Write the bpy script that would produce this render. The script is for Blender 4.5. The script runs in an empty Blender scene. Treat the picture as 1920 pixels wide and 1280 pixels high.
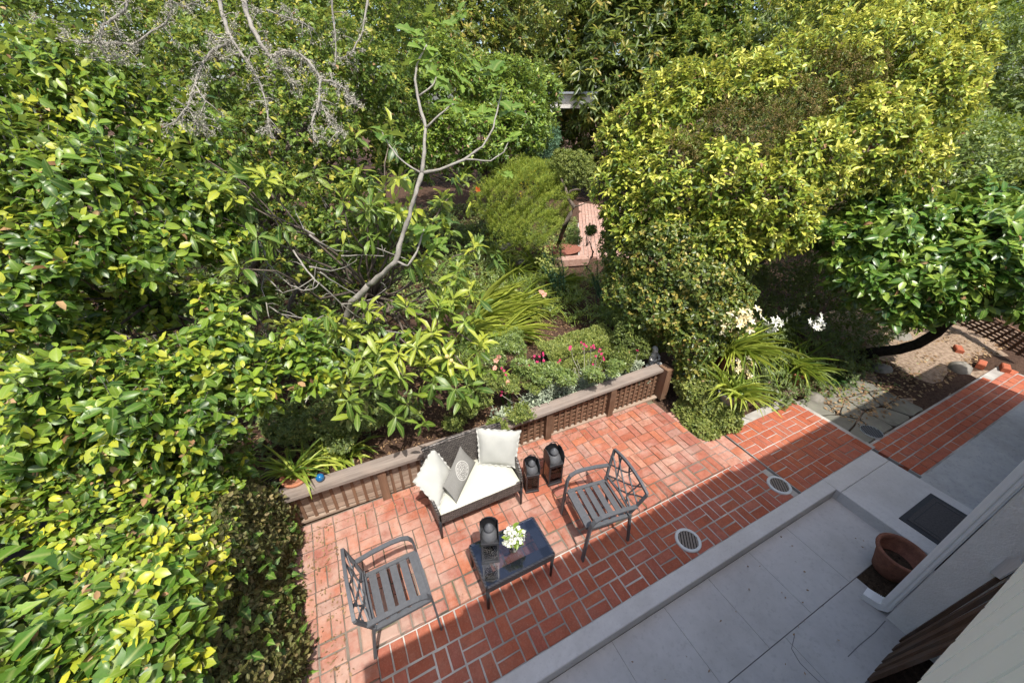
import bpy, math, random
import numpy as np
from mathutils import Vector, Matrix
random.seed(7)
S = bpy.context.scene
COL = S.collection
R = math.radians

# ------------------------------------------------------------------ camera, sky, sun, exposure
CAM = np.array((-0.66512, -1.06082, 3.66185)); CR = np.array((0.896944, -0.442118, 0.004693)); CU = np.array((0.226994, 0.469569, 0.853216)); CF = np.array((0.379426, 0.764222, -0.521536)); FOC = 721.466
cd = bpy.data.cameras.new('camera'); cam = bpy.data.objects.new('camera', cd); COL.objects.link(cam)
cam.matrix_world = Matrix(((CR[0], CU[0], -CF[0], CAM[0]), (CR[1], CU[1], -CF[1], CAM[1]), (CR[2], CU[2], -CF[2], CAM[2]), (0, 0, 0, 1)))
cd.sensor_width = 36.0; cd.lens = FOC / 1920 * 36.0; cd.clip_start = 0.02; cd.clip_end = 2000
S.camera = cam
SUN_EL = 63.5; SHADOW = Vector((0.035, 0.5, 0)).normalized()      # shadows fall away from the house
sun_dir = -(SHADOW * math.cos(R(SUN_EL)) + Vector((0, 0, -math.sin(R(SUN_EL)))))
W = bpy.data.worlds.new('World'); S.world = W; W.use_nodes = True
nt = W.node_tree
sky = nt.nodes.new('ShaderNodeTexSky'); sky.sky_type = 'NISHITA'; sky.sun_disc = False
sky.sun_elevation = R(SUN_EL); sky.sun_rotation = math.atan2(sun_dir.x, sun_dir.y)
sky.air_density = 1.0; sky.dust_density = 3.0; sky.ozone_density = 0.35
nt.links.new(sky.outputs[0], nt.nodes['Background'].inputs[0]); nt.nodes['Background'].inputs[1].default_value = 0.115
sd = bpy.data.lights.new('sun', 'SUN'); sd.energy = 2.75; sd.angle = R(0.5); sd.color = (1.0, 0.955, 0.88)
so = bpy.data.objects.new('sun', sd); COL.objects.link(so); so.location = (0, -20, 40)
so.rotation_euler = (-sun_dir).to_track_quat('-Z', 'Y').to_euler()
S.view_settings.view_transform = 'Standard'; S.view_settings.look = 'None'
S.view_settings.exposure = 1.2; S.view_settings.gamma = 1.0; S.view_settings.use_curve_mapping = False
S.cycles.max_bounces = 6; S.cycles.transparent_max_bounces = 12; S.cycles.diffuse_bounces = 3; S.cycles.transmission_bounces = 6

# ------------------------------------------------------------------ materials
class NB:
    def __init__(self, name):
        self.m = bpy.data.materials.new(name); self.m.use_nodes = True
        self.t = self.m.node_tree; self.bs = self.t.nodes['Principled BSDF']; self.out = self.t.nodes['Material Output']
    def n(self, kind, **kw):
        x = self.t.nodes.new('ShaderNode' + kind)
        for k, v in kw.items():
            if k.startswith('i_'):
                key = k[2:]; key = int(key) if key.isdigit() else key.replace('_', ' ')
                x.inputs[key].default_value = v
            else: setattr(x, k, v)
        return x
    def l(self, a, b): self.t.links.new(a, b)
    def coord(self, kind='Object', scale=(1, 1, 1), rnd=False):
        tc = self.n('TexCoord'); mp = self.n('Mapping'); mp.inputs['Scale'].default_value = scale
        self.l(tc.outputs[kind], mp.inputs['Vector'])
        if rnd:
            oi = self.n('ObjectInfo'); mu = self.n('Math', operation='MULTIPLY'); mu.inputs[1].default_value = 37.0
            self.l(oi.outputs['Random'], mu.inputs[0]); self.l(mu.outputs[0], mp.inputs['Location'])
        return mp.outputs[0]
    def noise(self, vec, scale, detail=4, rough=.55):
        x = self.n('TexNoise'); x.inputs['Scale'].default_value = scale; x.inputs['Detail'].default_value = detail
        x.inputs['Roughness'].default_value = rough
        if vec is not None: self.l(vec, x.inputs['Vector'])
        return x.outputs['Fac']
    def ramp(self, fac, stops, interp='LINEAR'):
        x = self.n('ValToRGB'); cr = x.color_ramp; cr.interpolation = interp
        while len(cr.elements) < len(stops): cr.elements.new(.5)
        for e, (p, c) in zip(cr.elements, stops): e.position = p; e.color = (*c, 1) if len(c) == 3 else c
        self.l(fac, x.inputs[0]); return x.outputs[0]
    def mix(self, fac, a, b, mode='MIX'):
        x = self.n('Mix', data_type='RGBA', blend_type=mode)
        for s_, v in ((x.inputs[0], fac), (x.inputs[6], a), (x.inputs[7], b)):
            if isinstance(v, (int, float)): s_.default_value = v
            elif isinstance(v, tuple): s_.default_value = (*v, 1)
            else: self.l(v, s_)
        return x.outputs[2]
    def bump(self, h, strength=.3, dist=.01):
        x = self.n('Bump'); x.inputs['Strength'].default_value = strength; x.inputs['Distance'].default_value = dist
        self.l(h, x.inputs['Height']); self.l(x.outputs[0], self.bs.inputs['Normal'])
    def fin(self, col=None, rough=.7, spec=.4, metal=0):
        b = self.bs
        if col is not None:
            if isinstance(col, tuple): b.inputs['Base Color'].default_value = (*col, 1)
            else: self.l(col, b.inputs['Base Color'])
        b.inputs['Roughness'].default_value = rough; b.inputs['Specular IOR Level'].default_value = spec
        b.inputs['Metallic'].default_value = metal
        return self.m

def speckle(name, c0, c1, scale=8, rough=.8, spec=.3, bump=.2, bscale=60, c2=None, stretch=(1, 1, 1), rnd=False, bd=.006, stain=0):
    b = NB(name); v = b.coord('Object', stretch, rnd)
    col = b.ramp(b.noise(v, scale, 6, .6), [(.3, c0), (.7, c1)])
    if c2: col = b.mix(b.ramp(b.noise(v, scale * 4.3, 3), [(.55, (0, 0, 0)), (.75, (1, 1, 1))]), col, c2)
    if stain: col = b.mix(stain, col, b.ramp(b.noise(v, 1.1, 7, .7), [(.35, (.72, .7, .67)), (.6, (1, 1, 1))]), 'MULTIPLY')
    b.bump(b.noise(v, bscale, 5, .7), bump, bd)
    return b.fin(col, rough, spec)

def brick_mat(name, stops, dust, dusty=(.46, .34, .28)):
    b = NB(name); v = b.coord('Object', (1, 1, 1), True)
    oi = b.n('ObjectInfo')
    base = b.ramp(oi.outputs['Random'], stops)
    col = b.mix(b.ramp(b.noise(v, 17, 5, .65), [(.3, (0, 0, 0)), (.75, (.75, .75, .75))]), base, (.2, .06, .035))
    col = b.mix(b.ramp(b.noise(v, 70, 3, .7), [(.5, (0, 0, 0)), (.72, (.4, .4, .4))]), col, (.42, .2, .13))
    geo = b.n('NewGeometry')
    px = b.n('SeparateXYZ'); b.l(geo.outputs['Position'], px.inputs[0]); mr = b.n('MapRange'); b.l(px.outputs[0], mr.inputs[0])
    for i_, v_ in ((1, -1.6), (2, 1.4), (3, .13), (4, 0.0)): mr.inputs[i_].default_value = v_
    ad = b.n('Math', operation='ADD'); b.l(b.noise(geo.outputs['Position'], 2.6, 6, .68), ad.inputs[0]); b.l(mr.outputs[0], ad.inputs[1])   # older, dustier bricks at the hedge end
    d = b.ramp(ad.outputs[0], [(.48, (0, 0, 0)), (.7, (dust, dust, dust))])
    col = b.mix(d, col, dusty)
    st = b.ramp(b.noise(geo.outputs['Position'], 5.5, 5, .7), [(.6, (0, 0, 0)), (.74, (.5, .5, .5))])
    col = b.mix(st, col, (.1, .06, .045))
    b.bump(b.noise(v, 110, 4, .75), .35, .004)
    return b.fin(col, .88, .25)

def wood_mat(name, a, c, g=None, along=0, scale=26):
    b = NB(name); st = [1, 1, 1]; st[along] = .05
    v = b.coord('Object', tuple(st), True)
    n1 = b.noise(v, scale, 6, .65)
    col = b.ramp(n1, [(.28, a), (.72, c)])
    oi = b.n('ObjectInfo'); col = b.mix(1.0, col, b.ramp(oi.outputs['Random'], [(0, (.7, .68, .66)), (.5, (1, 1, 1)), (1, (1.0, .97, .92))]), 'MULTIPLY')
    if g: col = b.mix(b.ramp(b.noise(b.coord('Object', (1, 1, 1), True), 5, 4), [(.45, (0, 0, 0)), (.7, (.8, .8, .8))]), col, g)
    b.bump(n1, .5, .004)
    return b.fin(col, .85, .2)

def plain(name, col, rough=.6, spec=.4, metal=0, var=.12, scale=30, bump=.1):
    b = NB(name); v = b.coord('Object', (1, 1, 1), True)
    lo = tuple(c * (1 - var) for c in col); hi = tuple(min(1, c * (1 + var)) for c in col)
    n_ = b.noise(v, scale, 4)
    c = b.ramp(n_, [(.3, lo), (.7, hi)])
    if bump: b.bump(n_, bump, .004)
    return b.fin(c, rough, spec, metal)

def leaf_mat(name, stops, trans=.3, rough=.38, spec=.45, under=(.22, .27, .12), vein=.35, glow=(.42, .5, .05)):
    b = NB(name)
    if not name.endswith(('petals', 'leaves')): stops = [(p, tuple(min(.8, c * 1.28) for c in q)) for p, q in stops]
    at = b.n('Attribute'); at.attribute_name = 'tint'
    col = b.ramp(at.outputs['Fac'], stops)
    uv = b.n('UVMap'); sx = b.n('SeparateXYZ'); b.l(uv.outputs[0], sx.inputs[0])
    if vein:
        a1 = b.n('Math', operation='SUBTRACT'); a1.inputs[1].default_value = .5; b.l(sx.outputs[1], a1.inputs[0])
        a2 = b.n('Math', operation='ABSOLUTE'); b.l(a1.outputs[0], a2.inputs[0])
        m = b.ramp(a2.outputs[0], [(.0, (vein,) * 3), (.1, (0, 0, 0))])
        col = b.mix(m, col, (.4, .45, .16))
    nz = b.noise(b.coord('Object'), 9, 3)
    col = b.mix(.22, col, b.ramp(nz, [(.3, (.02, .05, .01)), (.7, (.45, .5, .12))]), 'OVERLAY')
    geo = b.n('NewGeometry')
    f = b.n('Math', operation='MULTIPLY'); f.inputs[1].default_value = .45; b.l(geo.outputs['Backfacing'], f.inputs[0])
    col = b.mix(f.outputs[0], col, under)
    b.fin(col, rough, spec)
    tr = b.n('BsdfTranslucent'); b.l(b.mix(.5, col, glow), tr.inputs[0])
    ms = b.n('MixShader'); ms.inputs[0].default_value = trans
    b.l(b.bs.outputs[0], ms.inputs[1]); b.l(tr.outputs[0], ms.inputs[2]); b.l(ms.outputs[0], b.out.inputs[0])
    return b.m

M = {}
M['brick'] = brick_mat('clay_brick', [(0, (.22, .07, .048)), (.14, (.4, .125, .065)), (.28, (.33, .12, .085)), (.42, (.44, .155, .08)), (.56, (.3, .115, .09)), (.7, (.41, .175, .12)), (.84, (.32, .19, .155)), (1, (.46, .23, .155))], .6)
M['brick_low'] = brick_mat('clay_brick_lower', [(0, (.3, .075, .038)), (.35, (.38, .105, .055)), (.7, (.33, .09, .06)), (1, (.4, .13, .085))], .12)
M['brick_orange'] = brick_mat('clay_brick_orange', [(0, (.36, .08, .036)), (.4, (.43, .115, .05)), (1, (.39, .11, .065))], .12)
M['brick_path'] = brick_mat('clay_brick_path', [(0, (.45, .3, .245)), (.5, (.5, .36, .3)), (1, (.47, .33, .28))], .5)
M['brick_pale'] = brick_mat('clay_brick_pale', [(0, (.46, .25, .19)), (.5, (.5, .3, .24)), (1, (.44, .2, .14))], .4)
M['mortar_white'] = speckle('mortar_white', (.12, .1, .085), (.56, .54, .5), 1.4, .95, .1, .4, 90)
M['mortar_mix'] = speckle('mortar_mix', (.03, .024, .018), (.27, .23, .19), 1.1, .95, .1, .5, 90, (.11, .11, .05))
M['concrete'] = speckle('painted_concrete', (.45, .43, .415), (.5, .48, .46), 7, .72, .3, .16, 140, (.41, .39, .375), stain=.55)
M['kerb'] = speckle('painted_kerb', (.5, .48, .465), (.56, .54, .52), 9, .72, .3, .12, 140, (.46, .44, .43), stain=.5)
M['cement'] = speckle('rough_cement', (.36, .36, .36), (.45, .445, .43), 6, .9, .2, .35, 120, (.28, .285, .3), stain=.8)
M['joint'] = plain('joint_grime', (.17, .165, .165), .95, .1)
M['stucco'] = speckle('stucco', (.68, .65, .61), (.76, .73, .69), 6, .9, .2, .7, 45, None, (1, 1, 1), False, .02)
M['siding'] = plain('cream_siding', (.9, .86, .77), .55, .35, 0, .03, 3, .03)
M['trim_white'] = plain('white_metal_paint', (.72, .71, .69), .4, .45, 0, .05, 10, .02)
M['wood_grey'] = wood_mat('weathered_grey_wood', (.17, .135, .115), (.36, .31, .275), (.27, .215, .18), 0, 30)
M['wood_brown'] = wood_mat('brown_wood_upright', (.1, .055, .034), (.24, .14, .09), (.18, .115, .075), 2, 30)
M['wood_brown_x'] = wood_mat('brown_wood_lying', (.2, .135, .095), (.45, .35, .275), (.36, .29, .23), 0, 30)
M['wood_dark'] = wood_mat('old_board_wood', (.055, .03, .02), (.16, .095, .06), (.1, .075, .06), 2, 24)
M['wicker'] = None
M['metal_dark'] = plain('bronze_grey_metal', (.082, .085, .092), .55, .4, .0, .12, 40, .03)
M['metal_black'] = plain('black_metal', (.035, .036, .04), .4, .5, .4, .1, 40, .02)
M['metal_grey'] = plain('galvanised_plate', (.36, .39, .43), .5, .5, .3, .12, 12, .05)
M['drain_ring'] = plain('drain_ring_paint', (.52, .54, .54), .5, .4, 0, .08, 30, .03)
M['drain_slat'] = plain('drain_grate_metal', (.2, .17, .145), .6, .4, .2, .2, 40, .05)
M['black'] = plain('drain_dark_fill', (.012, .011, .01), .9, .1)
M['mat'] = speckle('doormat_pile', (.06, .056, .056), (.1, .092, .09), 60, .95, .1, .8, 300)
M['rubber'] = plain('doormat_rubber', (.02, .02, .022), .6, .4)
M['terracotta'] = speckle('terracotta', (.36, .14, .08), (.48, .2, .11), 12, .85, .2, .25, 80, (.4, .24, .18))
M['terra_dark'] = speckle('terracotta_dark', (.15, .062, .04), (.25, .105, .065), 26, .8, .25, .9, 60, (.11, .05, .035))
M['terra_pale'] = speckle('glazed_pot', (.27, .255, .24), (.38, .37, .35), 12, .6, .3, .1, 80)
M['soil'] = speckle('soil', (.028, .019, .013), (.09, .06, .04), 26, .97, .1, 1.0, 120, (.13, .09, .06), (1, 1, 1), False, .02)
M['mulch'] = speckle('bark_mulch', (.045, .025, .018), (.13, .08, .055), 30, .97, .1, 1.0, 110, (.19, .12, .085), (1, 1, 1), False, .03)
M['litter'] = leaf_mat('fallen_leaves', [(0, (.12, .06, .03)), (.5, (.34, .2, .11)), (1, (.52, .4, .24))], .08, .8, .15, (.3, .2, .12), 0, (.4, .3, .1))
M['stone'] = speckle('grey_stone', (.13, .12, .1), (.26, .24, .21), 6, .9, .2, .7, 30, (.17, .17, .11))
M['flag'] = speckle('flagstone', (.12, .115, .095), (.21, .2, .165), 3, .85, .25, .4, 30, (.18, .19, .14), (1, 1, 1), True)
M['statue'] = speckle('cast_stone', (.38, .38, .37), (.54, .54, .52), 22, .9, .2, .4, 60)
M['bark'] = speckle('bark', (.06, .048, .038), (.19, .155, .125), 14, .95, .15, .9, 40, None, (1, 1, .25), False, .02)
M['bark_pale'] = speckle('pale_grey_bark', (.17, .155, .13), (.33, .305, .265), 11, .9, .2, .5, 50, (.21, .22, .19))
M['bark_dark'] = plain('near_black_bark', (.035, .027, .02), .9, .2, 0, .4, 20, .5)  # near-black bark tone for trunks and hedge cores
M['lichen'] = plain('grey_lichen', (.37, .35, .285), .95, .1, 0, .25, 30, .3)
M['cushion'] = speckle('ivory_cushion', (.46, .46, .385), (.5, .5, .42), 5, .9, .15, .12, 260)
M['linen'] = speckle('white_linen', (.36, .365, .34), (.43, .43, .4), 4, .9, .15, .25, 200)
M['blue'] = plain('blue_glass_ball', (.01, .12, .3), .12, .6, 0, .2, 14, 0)
M['candle'] = plain('wax', (.7, .68, .62), .6, .3)
M['flower_white'] = leaf_mat('white_petals', [(0, (.72, .74, .66)), (1, (.84, .84, .8))], .2, .6, .2, (.75, .76, .7), 0, (.8, .8, .7))
M['flower_cream'] = leaf_mat('cream_petals', [(0, (.7, .56, .3)), (.5, (.8, .71, .5)), (1, (.82, .79, .7))], .25, .6, .2, (.7, .6, .42), 0, (.8, .7, .4))
M['flower_pink'] = leaf_mat('magenta_petals', [(0, (.42, .02, .1)), (1, (.6, .06, .2))], .2, .6, .2, (.4, .05, .12), 0, (.7, .05, .2))
M['flower_salmon'] = leaf_mat('salmon_petals', [(0, (.62, .25, .2)), (1, (.74, .42, .36))], .2, .6, .2, (.6, .32, .28), 0, (.8, .4, .3))
M['flower_red'] = leaf_mat('red_petals', [(0, (.62, .045, .02)), (1, (.72, .1, .03))], .25, .6, .2, (.5, .05, .02), 0, (.8, .1, .02))
M['flower_yellow'] = leaf_mat('yellow_petals', [(0, (.6, .46, .03)), (1, (.7, .6, .07))], .2, .6, .2, (.5, .4, .05), 0, (.8, .6, .05))

G_DARK, G_MID, G_LIT, G_YEL = (.018, .045, .01), (.06, .125, .018), (.165, .24, .03), (.36, .37, .035)
LM = {
 'hedge': leaf_mat('creeping_fig_leaf', [(0, (.025, .06, .012)), (.4, (.075, .15, .018)), (.7, (.2, .27, .028)), (1, (.46, .44, .04))]),
 'ivy': leaf_mat('ivy_leaf', [(0, (.025, .065, .012)), (.6, (.075, .165, .022)), (1, (.18, .28, .045))], .22, .42, .4, (.2, .26, .12), .6),
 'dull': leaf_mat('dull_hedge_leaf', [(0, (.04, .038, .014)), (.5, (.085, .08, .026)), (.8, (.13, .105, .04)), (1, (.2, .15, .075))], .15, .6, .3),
 'tree': leaf_mat('broad_leaf', [(0, (.02, .055, .01)), (.45, (.075, .15, .02)), (.8, (.19, .27, .03)), (1, (.34, .35, .035))]),
 'loquat': leaf_mat('loquat_leaf', [(0, (.03, .075, .015)), (.5, (.12, .19, .025)), (1, (.33, .35, .04))], .28, .4, .45, (.24, .27, .13), .6),
 'fig': leaf_mat('fig_leaf', [(0, (.05, .11, .018)), (1, (.16, .25, .04))], .35, .5, .3, (.2, .26, .11), .45),
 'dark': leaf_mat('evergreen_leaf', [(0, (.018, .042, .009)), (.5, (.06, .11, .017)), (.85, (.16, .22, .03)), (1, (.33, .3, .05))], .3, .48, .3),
 'olive': leaf_mat('olive_green_leaf', [(0, (.022, .045, .012)), (.5, (.07, .11, .022)), (.85, (.17, .2, .04)), (1, (.33, .26, .06))]),
 'fresh': leaf_mat('fresh_green_leaf', [(0, (.035, .085, .015)), (.6, (.12, .2, .025)), (1, (.26, .33, .05))]),
 'gold': leaf_mat('golden_leaf', [(0, (.025, .06, .01)), (.35, (.085, .145, .018)), (.65, (.24, .3, .035)), (.85, (.42, .43, .06)), (1, (.6, .57, .14))], .3, .42, .4, (.3, .32, .12), .2, (.55, .52, .05)),
 'magnolia': leaf_mat('magnolia_leaf', [(0, (.02, .06, .012)), (.5, (.065, .15, .022)), (1, (.27, .36, .06))], .25, .33, .45, (.15, .2, .08), .45),
 'box': leaf_mat('small_box_leaf', [(0, (.035, .06, .012)), (.5, (.12, .165, .025)), (1, (.34, .36, .09))], .2, .5, .3, (.12, .15, .05), 0),
 'rust': leaf_mat('rusty_clipped_leaf', [(0, (.05, .07, .015)), (.5, (.11, .095, .03)), (1, (.2, .13, .05))], .15, .7, .2, (.12, .08, .03), 0),
 'santolina': leaf_mat('fine_yellow_green_leaf', [(0, (.06, .115, .02)), (.5, (.16, .24, .035)), (1, (.38, .41, .06))], .25, .6, .2, (.13, .17, .04), 0),
 'silver': leaf_mat('silver_leaf', [(0, (.16, .2, .15)), (1, (.4, .44, .36))], .15, .8, .1, (.3, .33, .27), 0, (.4, .45, .3)),
 'bluegreen': leaf_mat('blue_green_leaf', [(0, (.04, .1, .06)), (1, (.14, .25, .15))], .2, .6, .25, (.1, .17, .1), 0, (.2, .35, .15)),
 'euph': leaf_mat('lime_flower_head', [(0, (.2, .25, .06)), (1, (.5, .5, .18))], .25, .6, .2, (.25, .3, .1), 0),
 'blade': leaf_mat('strap_leaf', [(0, (.04, .09, .015)), (.5, (.18, .25, .035)), (1, (.47, .5, .1))], .35, .42, .4, (.18, .22, .06), .12),
 'fern': leaf_mat('fern_frond', [(0, (.015, .05, .015)), (1, (.05, .12, .03))], .25, .5, .3, (.05, .1, .03), 0),
}

# wicker: woven strands in colour and relief; paler strands paint in the highlights
def wicker(name, col):
    b = NB(name); v = b.coord('Object', (1, 1, 1))
    sx = b.n('SeparateXYZ'); b.l(v, sx.inputs[0])
    ad = b.n('Math', operation='ADD'); b.l(sx.outputs[0], ad.inputs[0]); b.l(sx.outputs[1], ad.inputs[1])
    cb = b.n('CombineXYZ'); b.l(ad.outputs[0], cb.inputs[0]); b.l(sx.outputs[2], cb.inputs[1])
    br = b.n('TexBrick'); br.offset = .5
    for k, val in (('Scale', 1.0), ('Mortar Size', .004), ('Mortar Smooth', .6), ('Brick Width', .036), ('Row Height', .017)): br.inputs[k].default_value = val
    br.inputs['Color1'].default_value = (*col, 1); br.inputs['Color2'].default_value = (*(c * 2.1 for c in col), 1); br.inputs['Mortar'].default_value = (.004, .004, .004, 1)
    b.l(cb.outputs[0], br.inputs['Vector'])
    inv = b.n('Math', operation='SUBTRACT'); inv.inputs[0].default_value = 1; b.l(br.outputs['Fac'], inv.inputs[1])
    b.bump(inv.outputs[0], 1.0, .006)
    return b.fin(br.outputs['Color'], .42, .5)
M['wicker'] = wicker('dark_wicker', (.085, .074, .068))
M['wicker_black'] = wicker('black_wicker', (.02, .02, .024))

def pillow_print():
    b = NB('grey_linen_with_oval_stamp'); uv = b.n('UVMap'); mp = b.n('Mapping'); b.l(uv.outputs[0], mp.inputs[0])
    mp.inputs['Location'].default_value = (-.54, -.47, 0)
    sx = b.n('SeparateXYZ'); b.l(mp.outputs[0], sx.inputs[0])
    def mth(op, a, c=None):
        x = b.n('Math', operation=op)
        for i, v in enumerate((a, c)):
            if v is None: continue
            if isinstance(v, (int, float)): x.inputs[i].default_value = v
            else: b.l(v, x.inputs[i])
        return x.outputs[0]
    ex = mth('MULTIPLY', sx.outputs[0], 4.6); ey = mth('MULTIPLY', sx.outputs[1], 2.7)
    rr = mth('SQRT', mth('ADD', mth('POWER', mth('ABSOLUTE', ex), 2), mth('POWER', mth('ABSOLUTE', ey), 2)))
    ang = mth('ARCTAN2', ey, ex)
    ring1 = b.ramp(rr, [(.0, (0, 0, 0)), (.9, (0, 0, 0)), (.92, (1, 1, 1)), (.985, (1, 1, 1)), (1.0, (0, 0, 0))])
    ring2 = b.ramp(rr, [(.0, (0, 0, 0)), (.56, (0, 0, 0)), (.58, (1, 1, 1)), (.61, (1, 1, 1)), (.63, (0, 0, 0))])
    band = b.ramp(rr, [(.0, (0, 0, 0)), (.67, (0, 0, 0)), (.69, (1, 1, 1)), (.83, (1, 1, 1)), (.85, (0, 0, 0))])
    cb = b.n('CombineXYZ'); b.l(mth('MULTIPLY', ang, 4.6), cb.inputs[0]); b.l(mth('MULTIPLY', rr, 4), cb.inputs[1])
    letters = b.ramp(b.noise(cb.outputs[0], 1.8, 1), [(.49, (0, 0, 0)), (.52, (1, 1, 1))])
    inner = b.ramp(rr, [(.0, (1, 1, 1)), (.46, (1, 1, 1)), (.48, (0, 0, 0))])
    cb2 = b.n('CombineXYZ'); b.l(mth('MULTIPLY', mth('ABSOLUTE', ex), 5), cb2.inputs[0]); b.l(mth('MULTIPLY', ey, 5), cb2.inputs[1])
    motif = b.ramp(b.noise(cb2.outputs[0], 1.3, 2), [(.5, (0, 0, 0)), (.54, (1, 1, 1))])
    k = b.mix(1.0, ring1, ring2, 'ADD'); k = b.mix(1.0, k, b.mix(1.0, band, letters, 'MULTIPLY'), 'ADD')
    k = b.mix(1.0, k, b.mix(1.0, inner, motif, 'MULTIPLY'), 'ADD')
    v = b.coord('Object'); n1 = b.noise(v, 130, 4, .7)
    base = b.ramp(n1, [(.3, (.15, .147, .135)), (.7, (.21, .205, .19))])
    b.bump(n1, .25, .003)
    return b.fin(b.mix(k, base, (.42, .41, .38)), .92, .12)
M['pillow_grey'] = pillow_print()

def glass_mat(name, tint, refl=1.0, ior=1.5, alpha=.9):
    b = NB(name); tr = b.n('BsdfTransparent'); tr.inputs[0].default_value = (*tint, 1)
    gl = b.n('BsdfGlossy'); gl.inputs['Roughness'].default_value = .03; gl.inputs['Color'].default_value = (refl, refl, refl, 1)
    fr = b.n('Fresnel'); fr.inputs['IOR'].default_value = ior
    ms = b.n('MixShader'); b.l(fr.outputs[0], ms.inputs[0]); b.l(tr.outputs[0], ms.inputs[1]); b.l(gl.outputs[0], ms.inputs[2])
    b.l(ms.outputs[0], b.out.inputs[0]); return b.m
M['glass_table'] = glass_mat('tinted_table_glass', (.72, .75, .82), 1.0, 1.6)
M['glass'] = glass_mat('clear_glass', (.9, .92, .92), 1.0, 1.45)

# ------------------------------------------------------------------ mesh helpers
class MB:
    def __init__(s): s.v = []; s.f = []
    def add(s, vs, fs):
        o = len(s.v); s.v += [tuple(x) for x in vs]; s.f += [tuple(i + o for i in q) for q in fs]; return s
    def box(s, c, d, rz=0, m=None):
        hx, hy, hz = d[0] / 2, d[1] / 2, d[2] / 2; ca, sa = math.cos(rz), math.sin(rz); vs = []
        for z in (-hz, hz):
            for x, y in ((-hx, -hy), (hx, -hy), (hx, hy), (-hx, hy)):
                vs.append((c[0] + x * ca - y * sa, c[1] + x * sa + y * ca, c[2] + z))
        if m: vs = [m @ Vector(v) for v in vs]
        return s.add(vs, [(3, 2, 1, 0), (4, 5, 6, 7), (0, 1, 5, 4), (1, 2, 6, 5), (2, 3, 7, 6), (3, 0, 4, 7)])
    def bbox(s, c, d, b=.004, rz=0):                                # box with bevelled top edges
        hx, hy, hz = d[0] / 2, d[1] / 2, d[2] / 2; ca, sa = math.cos(rz), math.sin(rz); vs = []
        for z, k in ((-hz, 0), (hz - b, 0), (hz, b)):
            for x, y in ((-hx + k, -hy + k), (hx - k, -hy + k), (hx - k, hy - k), (-hx + k, hy - k)):
                vs.append((c[0] + x * ca - y * sa, c[1] + x * sa + y * ca, c[2] + z))
        fs = [(3, 2, 1, 0), (8, 9, 10, 11)]
        for a in (0, 4):
            for i in range(4): j = (i + 1) % 4; fs.append((a + i, a + j, a + 4 + j, a + 4 + i))
        return s.add(vs, fs)
    def beam(s, a, b, w, h, up=(0, 0, 1)):                            # rectangular bar from a to b
        a, b = Vector(a), Vector(b); d = (b - a).normalized(); sd_ = d.cross(Vector(up))
        if sd_.length < 1e-4: sd_ = d.cross(Vector((1, 0, 0)))
        sd_.normalize(); u = sd_.cross(d); vs = []
        for p in (a, b):
            for x, y in ((-1, -1), (1, -1), (1, 1), (-1, 1)): vs.append(p + sd_ * (x * w / 2) + u * (y * h / 2))
        return s.add(vs, [(0, 1, 2, 3), (7, 6, 5, 4), (4, 5, 1, 0), (5, 6, 2, 1), (6, 7, 3, 2), (7, 4, 0, 3)])
    def strip(s, pts, w, h, side):                                    # flat bar swept along pts, width along 'side'
        pts = [Vector(p) for p in pts]; sd_ = Vector(side).normalized(); n = len(pts); vs = []
        for i, p in enumerate(pts):
            t = (pts[min(i + 1, n - 1)] - pts[max(i - 1, 0)]).normalized(); u = sd_.cross(t).normalized()
            for x, y in ((-1, -1), (1, -1), (1, 1), (-1, 1)): vs.append(p + sd_ * (x * w / 2) + u * (y * h / 2))
        fs = [(3, 2, 1, 0), tuple((n - 1) * 4 + k for k in range(4))]
        for i in range(n - 1):
            for k in range(4): j = (k + 1) % 4; fs.append((i * 4 + k, i * 4 + j, i * 4 + 4 + j, i * 4 + 4 + k))
        return s.add(vs, fs)
    def tube(s, pts, rad, k=6, cap=True, knots=0):
        pts = [Vector(p) for p in pts]; n = len(pts)
        if not isinstance(rad, (list, tuple)): rad = [rad] * n
        if knots:                                                       # subdivide and roughen into a knobbly limb
            p2, r2 = [], []
            for i in range(n - 1):
                for j in range(knots):
                    f_ = j / knots; q = pts[i].lerp(pts[i + 1], f_); r_ = rad[i] + (rad[i + 1] - rad[i]) * f_
                    p2.append(q + Vector((random.gauss(0, 1), random.gauss(0, 1), random.gauss(0, 1))) * r_ * (.28 if j else .1)); r2.append(r_ * random.uniform(.82, 1.22))
            pts, rad = p2 + [pts[-1]], r2 + [rad[-1]]; n = len(pts)
        o = len(s.v); ref = Vector((.31, .17, .93)); vs = []
        for i, p in enumerate(pts):
            t = (pts[min(i + 1, n - 1)] - pts[max(i - 1, 0)]).normalized(); a = t.cross(ref)
            if a.length < 1e-3: a = t.cross(Vector((1, 0, 0)))
            a.normalize(); b = t.cross(a)
            for j in range(k): w = 2 * math.pi * j / k; vs.append(p + (a * math.cos(w) + b * math.sin(w)) * rad[i])
        fs = []
        for i in range(n - 1):
            for j in range(k): q = (j + 1) % k; fs.append((i * k + j, i * k + q, (i + 1) * k + q, (i + 1) * k + j))
        if cap: fs += [tuple(range(k - 1, -1, -1)), tuple((n - 1) * k + j for j in range(k))]
        return s.add(vs, fs)
    def lathe(s, prof, c=(0, 0, 0), k=24, sx=1, sy=1):
        vs = []; n = len(prof)
        for r_, z in prof:
            for j in range(k): w = 2 * math.pi * j / k; vs.append((c[0] + r_ * sx * math.cos(w), c[1] + r_ * sy * math.sin(w), c[2] + z))
        fs = []
        for i in range(n - 1):
            for j in range(k): q = (j + 1) % k; fs.append((i * k + j, i * k + q, (i + 1) * k + q, (i + 1) * k + j))
        return s.add(vs, fs)
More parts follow.
